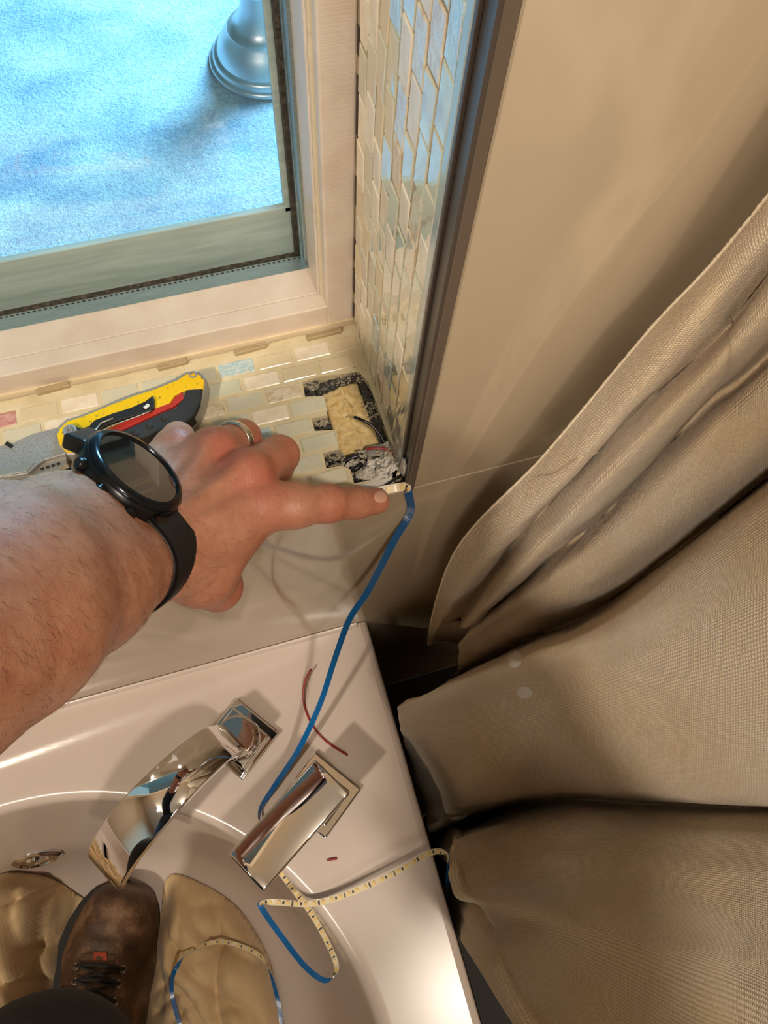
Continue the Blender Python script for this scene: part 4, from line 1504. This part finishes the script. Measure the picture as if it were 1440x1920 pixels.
# ------------------------------------------------------------------ ring
rc_ = MR.lerp(R1, 0.66)
ra_ = (R1 - MR).normalized()
rr_ = .0112
u_ = ra_.orthogonal().normalized(); v_ = ra_.cross(u_)
rv = []
NR = 64
for k in range(NR):
    a = 2 * math.pi * k / NR
    d = u_ * math.cos(a) + v_ * math.sin(a)
    for (dr, dl) in ((-.0009, -.0024), (.0004, -.0026), (.0009, -.0018), (.0011, 0), (.0009, .0018), (.0004, .0026), (-.0009, .0024)):
        rv.append(rc_ + d * (rr_ + dr) + ra_ * dl)
ringo = mesh('ring', rv, grid_faces(NR, 7, True, True), m['silver'], None, True)
tag(ringo, 'plain silver band ring on the ring finger of the pointing hand', 'ring')

#@@CLOTH@@
# ------------------------------------------------------------------ hanging drop cloth
LN = [
    [(1440, 370, .235), (1210, 630, .220), (1020, 855, .205), (848, 1045, .190), (803, 1203, .186)],
    [(1440, 440, .224), (1270, 640, .210), (1065, 885, .196), (900, 1060, .181), (828, 1170, .180)],
    [(1440, 514, .242), (1342, 637, .232), (1152, 812, .222), (947, 1043, .208), (860, 1168, .200)],
    [(1440, 560, .222), (1340, 680, .212), (1160, 860, .198), (970, 1060, .186), (872, 1172, .178)],
    [(1440, 615, .226), (1330, 730, .216), (1145, 920, .204), (995, 1065, .190), (895, 1162, .180)],
    [(1440, 665, .262), (1317, 766, .252), (1126, 971, .240), (1008, 1064, .226), (915, 1145, .216)],
    [(1440, 700, .236), (1310, 820, .226), (1130, 1000, .210), (985, 1110, .192), (880, 1185, .182)],
    [(1440, 770, .230), (1290, 900, .218), (1120, 1045, .202), (965, 1150, .186), (862, 1215, .174)],
    [(1440, 840, .238), (1285, 970, .226), (1115, 1100, .210), (975, 1180, .192), (862, 1255, .178)],
    [(1440, 900, .282), (1265, 1036, .268), (1111, 1148, .250), (985, 1204, .228), (850, 1270, .205)],
    [(1440, 925, .212), (1265, 1060, .202), (1111, 1172, .188), (970, 1228, .155), (800, 1305, .108)],
    [(1440, 1000, .186), (1240, 1120, .178), (1080, 1210, .166), (920, 1265, .130), (760, 1318, .088)],
    [(1440, 1120, .176), (1200, 1220, .170), (1040, 1285, .158), (890, 1325, .122), (752, 1345, .083)],
    [(1440, 1260, .174), (1200, 1325, .168), (1040, 1368, .156), (900, 1395, .118), (766, 1402, .083)],
    [(1440, 1400, .184), (1200, 1420, .177), (1040, 1440, .165), (915, 1462, .124), (789, 1480, .088)],
    [(1440, 1480, .200), (1205, 1480, .193), (1045, 1478, .180), (925, 1497, .138), (803, 1530, .095)],
    [(1440, 1506, .226), (1214, 1498, .220), (1050, 1490, .205), (926, 1511, .160), (814, 1556, .106)],
    [(1440, 1516, .250), (1214, 1508, .243), (1050, 1501, .225), (932, 1520, .195), (850, 1558, .170)],
    [(1440, 1550, .224), (1240, 1540, .212), (1090, 1530, .192), (965, 1545, .162), (855, 1572, .116)],
    [(1440, 1620, .212), (1250, 1600, .198), (1110, 1590, .180), (970, 1590, .152), (848, 1610, .106)],
    [(1440, 1720, .210), (1260, 1680, .194), (1120, 1660, .176), (980, 1650, .150), (856, 1672, .108)],
    [(1440, 1840, .212), (1300, 1790, .198), (1160, 1745, .178), (1030, 1712, .152), (905, 1700, .124)],
    [(1440, 1960, .218), (1310, 1900, .203), (1170, 1830, .182), (1050, 1775, .162), (932, 1745, .146)],
    [(1440, 2090, .225), (1300, 2010, .208), (1170, 1920, .186), (1055, 1850, .164), (925, 1810, .142)],
    [(1420, 2230, .232), (1290, 2130, .215), (1175, 2030, .192), (1070, 1940, .168), (950, 1880, .146)],
    [(1380, 2380, .240), (1270, 2270, .222), (1170, 2160, .200), (1090, 2060, .176), (990, 1970, .152)],
    [(1300, 2520, .250), (1220, 2400, .230), (1150, 2290, .210), (1090, 2180, .185), (1010, 2080, .160)],
]
cols = []
for L_ in LN:
    P = [rho(*p) for p in L_]
    up = P[0] + (P[0] - P[1]) * 0.9
    up.z = P[0].z + 0.22
    top = up + V((0.06, 0, 0.45))
    dn1 = P[-1] + V((0.012, 0, -0.05))
    dn2 = V((dn1.x + 0.02, dn1.y, -0.80))
    dn3 = V((dn1.x + 0.03, dn1.y, ZF + 0.01))
    if len(cols) <= 8:      # the flap ends in a free corner that turns under
        dn1, dn2, dn3 = P[-1] + V((.02, 0, -.02)), P[-1] + V((.09, -.02, -.12)), P[-1] + V((.12, -.02, -.4))
    P = [top, up] + P + [dn1, dn2, dn3]
    P = [V((p.x, min(p.y, -0.010), p.z)) for p in P]
    cols.append(cat(P, 14))
cols = np.array(cols)                       # line, along, xyz
NL, NK = cols.shape[:2]
out = []
SUB = 9
for k in range(NK):
    out.append(cat(cols[:, k, :], SUB))
G3 = np.array(out)                          # along, across, xyz
G3[:, :, 1] = np.minimum(G3[:, :, 1], -0.004)
nk, nc = G3.shape[:2]
# soft secondary creases
du = np.gradient(G3, axis=1); dv = np.gradient(G3, axis=0)
nn_ = np.cross(du, dv); nn_ /= (np.linalg.norm(nn_, axis=2)[:, :, None] + 1e-9)
for i in range(nk):
    for j in range(nc):
        p = V(G3[i, j].tolist())
        a = 0.0016 * mnoise.noise(V((p.x * 16, p.y * 28, p.z * 9))) + 0.0007 * mnoise.noise(V((p.x * 70, p.y * 90, p.z * 26)))
        if i > 40: a += 0.0022 * mnoise.noise(V((p.x * 40, p.y * 60, p.z * 30))) * min(1, (i - 40) / 20)
        if j > 2: G3[i, j] += nn_[i, j] * a
G3[:, :, 1] = np.minimum(G3[:, :, 1], -0.003)
me = bpy.data.meshes.new('drop_cloth')
me.from_pydata(G3.reshape(-1, 3).tolist(), [], grid_faces(nk, nc))
uvl = me.uv_layers.new(name='UVMap')
ua = np.concatenate([[0], np.cumsum(np.linalg.norm(np.diff(G3[NK // 2], axis=0), axis=1))])
va = np.concatenate([[0], np.cumsum(np.linalg.norm(np.diff(G3[:, nc // 2], axis=0), axis=1))])
uvv = np.stack(np.meshgrid(va, ua, indexing='ij'), -1).reshape(-1, 2)
li = np.zeros(len(me.loops), np.int32)
me.loops.foreach_get('vertex_index', li)
uvl.data.foreach_set('uv', uvv[li].astype(np.float32).ravel())
cl_ = link('drop_cloth', me, m['canvas'], None, True)
tag(cl_, 'large beige canvas drop cloth hanging in heavy folds beside the bathtub', 'drop cloth', 'canvas drop cloths')
sm = cl_.modifiers.new('s', 'SOLIDIFY'); sm.thickness = 0.0011; sm.offset = 0
dcl_bvh = BVHTree.FromPolygons(G3.reshape(-1, 3).tolist(), grid_faces(nk, nc))
# rough bound edge of the flap
E_ = [V(p) for p in G3[8:NK * 1 - 20:1, 0].tolist()]
E_ = [V(p) for p in cat(E_, 8)]
ev, ef = tube_data(E_, [0.00075 + 0.00055 * abs(math.sin(i * 1.9)) * (0.6 + 0.6 * R.random()) for i in range(len(E_))], 6)
mesh('selvedge', ev, ef, m['canvas_edge'], cl_, True)
th_ = []
for q in ((1118, 845), (1088, 856), (1062, 874), (1040, 888), (1015, 893), (1000, 905), (992, 938)):
    h_, n_ = on(dcl_bvh, q[0], q[1], .0012)
    if h_: th_.append(h_)
if len(th_) > 3: tube('loose_thread', [V(p) for p in cat(th_, 6)], .00045, m['canvas'], cl_, 5)
for (x, y, rx, ry) in ((966, 1236, 15, 19), (984, 1298, 17, 13)):
    o_ = patch('plaster_smear', x, y, rx, ry, .2, m['caulk_white'], cl_, .0012, dcl_bvh, 2.0)

#@@BOOT@@
# ------------------------------------------------------------------ drop cloth in the tub
ZTF = ZD - 0.343
poly = [J(x, y, ZTF + .02) for x, y in ((-420, 1800), (-200, 1660), (-60, 1628), (30, 1632), (62, 1626), (100, 1640), (130, 1668), (160, 1694), (176, 1722), (230, 1745), (292, 1722), (300, 1690),
        (308, 1652), (330, 1640), (372, 1656), (420, 1684), (455, 1718), (490, 1775), (515, 1840), (530, 1920), (540, 2050), (430, 2250), (100, 2350), (-420, 2300))]
poly = [V((a[0], a[1], 0)) for a in cat(poly, 4, True)]
px_ = [p.x for p in poly]; py_ = [p.y for p in poly]
def edge_dist(x, y):
    best = 9
    for i in range(len(poly)):
        a, b = poly[i - 1], poly[i]
        dx, dy = b.x - a.x, b.y - a.y
        t = max(0, min(1, ((x - a.x) * dx + (y - a.y) * dy) / (dx * dx + dy * dy + 1e-12)))
        best = min(best, math.hypot(x - a.x - t * dx, y - a.y - t * dy))
    return best
def nearest(x, y):
    best = (9, x, y)
    for i in range(len(poly)):
        a, b = poly[i - 1], poly[i]
        dx, dy = b.x - a.x, b.y - a.y
        t = max(0, min(1, ((x - a.x) * dx + (y - a.y) * dy) / (dx * dx + dy * dy + 1e-12)))
        d = math.hypot(x - a.x - t * dx, y - a.y - t * dy)
        if d < best[0]: best = (d, a.x + t * dx, a.y + t * dy)
    return best[1:]
st = 0.0032
x0, x1, y0, y1 = min(px_), max(px_), max(min(py_), -0.66), max(py_)
nx, ny = int((x1 - x0) / st) + 1, int((y1 - y0) / st) + 1
bt = [J(228, 1672, ZTF + .02), J(205, 1750, ZTF + .02), J(192, 1850, ZTF + .02), J(185, 2000, ZTF + .02)]
idx_, vs, fs = {}, [], []
for i in range(nx):
    for j in range(ny):
        x, y = x0 + i * st, y0 + j * st
        e_ = edge_dist(x, y)
        if not inside(x, y, poly):
            if e_ > st * 1.5: continue
            x, y = nearest(x, y)
            e_ = 0.0
        rise = 1 - math.exp(-e_ / 0.012)
        wx = mnoise.noise(V((x * 6, y * 6, 1.3))) * 0.05
        wy = mnoise.noise(V((x * 6, y * 6, 8.3))) * 0.05
        a = 1 - abs(mnoise.noise(V(((x + wx) * 13, (y + wy) * 9, 4.0)))) * 2.2
        b = 1 - abs(mnoise.noise(V(((x + wx * 1.4) * 30, (y + wy) * 20, 9.0)))) * 2.0
        c_ = mnoise.noise(V((x * 75, y * 60, 2.0)))
        h_ = 0.010 + 0.040 * min(1.0, abs(mnoise.noise(V(((x + wx) * 11, (y + wy) * 7, 4.0)))) * 2.6) ** 0.55 + 0.020 * min(1.0, abs(mnoise.noise(V(((x + wx * 1.6) * 24 + y * 9, (y + wy * 1.6) * 15, 9.0)))) * 2.4) ** 0.6 + 0.0010 * c_
        pm = mnoise.noise(V((x * 8, y * 8, 21.0)))
        h_ += 0.020 * abs(math.sin(x * 52 + y * 24 + 7 * mnoise.noise(V((x * 7, y * 7, 31.0))))) ** 0.55 * max(0, min(1, pm * 3 + .6))
        h_ += 0.016 * abs(math.sin(x * 30 - y * 64 + 8 * mnoise.noise(V((x * 6, y * 9, 41.0))))) ** 0.55 * max(0, min(1, .5 - pm * 3))
        left = max(0, min(1, (-0.42 - x) / 0.06))
        h_ *= 0.85 + 0.55 * left
        bd = min(((V((x, y, 0)) - V((bt[k].x, bt[k].y, 0))).length if False else 9) for k in range(1))
        for k in range(3):
            A, B = bt[k], bt[k + 1]
            dx, dy = B.x - A.x, B.y - A.y
            t = max(0, min(1, ((x - A.x) * dx + (y - A.y) * dy) / (dx * dx + dy * dy)))
            bd = min(bd, math.hypot(x - A.x - t * dx, y - A.y - t * dy))
        press = max(0, min(1, (bd - 0.055) / 0.03))
        h_ = h_ * press + 0.004 * (1 - press)
        # cloth rides up where the basin floor curves into the wall
        cx_ = min(max(x, BCL), BC[0]); rr = math.hypot(x - cx_, y - BC[1])
        fl = np.interp(rr, [0, .15, .19, .215, .234, .246, .258, .27, .28], [-.343, -.342, -.336, -.322, -.295, -.26, -.21, -.15, -.09])
        idx_[(i, j)] = len(vs)
        vs.append((x, y, ZD + float(fl) + 0.003 + h_ * rise))
for (i, j), k in idx_.items():
    q = [(i, j), (i + 1, j), (i + 1, j + 1), (i, j + 1)]
    if all(z in idx_ for z in q): fs.append(tuple(idx_[z] for z in q))
tc = mesh('drop_cloth', vs, fs, m['canvas_tub'], None, True)
tag(tc, 'crumpled tan drop cloth bunched on the bathtub floor under the boot', 'drop cloth', 'canvas drop cloths')
sm = tc.modifiers.new('s', 'SOLIDIFY'); sm.thickness = 0.0012; sm.offset = 0
cb_vs = vs
cloth_bvh = BVHTree.FromPolygons([tuple(v) for v in vs], fs)

# ------------------------------------------------------------------ boot
zb = ZTF + 0.008
secs = [(234, 1656, 6, .004, .030), (233, 1660, 30, .0, .046), (230, 1672, 50, 0, .060), (224, 1695, 64, 0, .068), (214, 1730, 76, 0, .072), (205, 1765, 82, 0, .077), (198, 1800, 86, 0, .088),
        (193, 1835, 83, 0, .103), (188, 1870, 79, 0, .120), (184, 1905, 76, 0, .138), (180, 1945, 72, 0, .150), (176, 1990, 66, 0, .160)]
bvs = []
ring_n = 26
for (x, y, hw, dz, hgt) in secs:
    zc_ = zb + .012 + hgt * .35
    cpt = J(x, y, zc_)
    l_, r_ = J(x - hw, y - hw * .10, zc_), J(x + hw, y + hw * .10, zc_)
    sd_ = (r_ - l_) / 2
    for k in range(ring_n):
        a = math.pi * (1.12 - 1.24 * k / (ring_n - 1))
        ca, sa = math.cos(a), math.sin(a)
        wv = abs(ca) ** .8 * (1 if ca > 0 else -1)
        nar = 1 - 0.22 * max(0, sa) * min(1, hgt / .12)
        hz = (max(sa, 0) ** .85) * hgt + min(sa, 0) * .02
        bvs.append(V((cpt.x, cpt.y, 0)) + V((sd_.x, sd_.y, 0)) * wv * nar + V((0, 0, zb + .014 + hz)))
boot = empty('work_boot', J(200, 1800, zb), 'scuffed brown leather lace up boot standing in the tub on the cloth', 'boot')
BV = cat([[c for p in bvs[i * ring_n:(i + 1) * ring_n] for c in p] for i in range(len(secs))], 4).reshape(-1, ring_n, 3)
nb_ = BV.shape[0]
upv = [V(p) for p in BV.reshape(-1, 3).tolist()]
fs = grid_faces(nb_, ring_n) + [tuple(range(ring_n))]
# creases of worn leather
for i, p in enumerate(upv):
    sgm = i // ring_n / 4
    upv[i] = p + V((0, 0, 1)) * (0.0018 * mnoise.noise(p * 32) + 0.0012 * math.sin(sgm * 7) * (1 if 3.2 < sgm < 6 else 0))
upper = mesh('upper', upv, fs, m['boot_leather'], boot, True)
boot_bvh = BVHTree.FromPolygons([tuple(p) for p in upv], fs[:-1])
# sole: outline a little wider
ol_ = []
for (x, y, hw, dz, hgt) in secs:
    zc_ = zb + .012
    ol_.append((J(x - hw * 1.05 - 3, y - hw * .1, zc_), J(x + hw * 1.05 + 3, y + hw * .1, zc_)))
shift = None
left = [o_[0] for o_ in ol_]; right = [o_[1] for o_ in ol_]
loop = left[::-1] + [J(234, 1648, zb + .012)] + right
bm = bmesh.new()
a = [bm.verts.new((p.x, p.y, zb + .016)) for p in loop]; b = [bm.verts.new((p.x, p.y, zb - .003)) for p in loop]
bm.faces.new(a); bm.faces.new(b[::-1])
for i in range(len(loop)): bm.faces.new((a[i], b[i], b[(i + 1) % len(loop)], a[(i + 1) % len(loop)]))
frombm('sole', bm, m['boot_sole'], boot)
# tongue, laces, eyelets
def bsurf(x, y, lift=0.0015):
    h_, n_ = on(boot_bvh, x, y, lift)
    return h_ if h_ is not None else J(x, y, zb + .1)
tg = []
for y in range(1790, 1921, 10):
    for x in range(-32, 33, 8): tg.append(bsurf(184 - (y - 1790) * .04 + x, y, .0008 + .0012 * (1 - (x / 32) ** 2)))
mesh('tongue', tg, grid_faces(14, 9), m['boot_tongue'], upper, True)
rows_ = [((146, 1813), (228, 1818)), ((143, 1842), (219, 1846)), ((140, 1873), (212, 1880)), ((137, 1903), (208, 1912))]
for a, b in rows_:
    for q in (a, b):
        h_, n_ = on(boot_bvh, q[0], q[1], .0012)
        if h_ is None: continue
        lathe('eyelet', [(.0028, 0), (.0046, .0006), (.0048, .0018), (.0034, .0024), (.0022, .0012)], h_, n_, m['eyelet'], upper, 18)
for i, (a, b) in enumerate(rows_):
    pts_ = [bsurf(a[0] + (b[0] - a[0]) * t, a[1] + (b[1] - a[1]) * t - 3 * math.sin(t * 3.14), .0045) for t in (0, .25, .5, .75, 1)]
    tube('lace', [V(p) for p in cat(pts_, 4)], .0021, m['boot_lace'], boot, 8)
    if i < 3:
        c2, d2 = rows_[i + 1]
        for s0, s1 in ((a, d2), (b, c2)):
            pts_ = [bsurf(s0[0] + (s1[0] - s0[0]) * t, s0[1] + (s1[1] - s0[1]) * t, .0050) for t in (0, .33, .66, 1)]
            tube('lace', [V(p) for p in cat(pts_, 4)], .0015, m['boot_lace'], boot, 8)
lp = [bsurf(150, 1880, .004), bsurf(128, 1872, .010), bsurf(108, 1858, .014), bsurf(100, 1868, .016), bsurf(112, 1884, .012), bsurf(140, 1886, .006)]
tube('lace', [V(p) for p in cat(lp, 5)], .0015, m['boot_lace'], boot, 8)
tb = [bsurf(x, y, .0022) for (x, y) in ((177, 1786), (199, 1786), (200, 1802), (176, 1802))]
tb2 = [p - V((0, 0, .002)) for p in tb]
mesh('pull_tab', tb + tb2, [(0, 1, 2, 3), (0, 4, 5, 1), (1, 5, 6, 2), (2, 6, 7, 3), (3, 7, 4, 0)], m['boot_tab'], boot)
# black trouser leg coming down over the boot
kn = [J(178, 2040, ZTF + .16), J(150, 2050, ZTF + .22), J(112, 2058, ZTF + .32), J(82, 2070, ZTF + .42), J(64, 2140, ZTF + .47), J(40, 2400, ZTF + .50)]
kv, kf = tube_data([V(p) for p in cat(kn, 6)], list(cat([(.062,), (.062,), (.066,), (.076,), (.082,), (.09,)], 6)[:, 0]), 36)
kv = [p + V((0, 0, 1)) * 0.003 * mnoise.noise(p * 22) for p in kv]
tag(mesh('trouser_leg', kv, kf, m['trouser'], person, True), 'black trouser leg above the boot')

# clear coil of spare strip lying over the cloth in the tub
def oc(x, y, lift):
    h_, n_ = on(cloth_bvh, x, y, 0)
    if h_ is None: h_, n_ = on(tub_bvh, x, y, 0)
    return h_.z + lift
coil = empty('led_strip', J(400, 1770, ZTF + .05), 'loose coil of spare light strip lying on the cloth in the tub', 'light strip')
cp_ = [(528, 1925, 1), (522, 1880, 1), (505, 1820, .6), (484, 1790, 0), (440, 1770, 0), (400, 1767, 0), (355, 1785, .3), (328, 1820, 1), (322, 1860, 1), (338, 1925, 1), (360, 1990, 1)]
ribbon([(x, y, oc(x, y, .011), s_) for x, y, s_ in cp_], .0050, 'flex_tape', 'backing_film', m['strip_white'], m['strip_blue'], coil, 10,
       chips=[('led_chips', m['chip_yellow'], 0.0083, 0.001, 0.0028, 0.0030, 0.0008), ('resistor_chips', m['chip_dark'], 0.0166, 0.0052, 0.0016, 0.0024, 0.0006)])
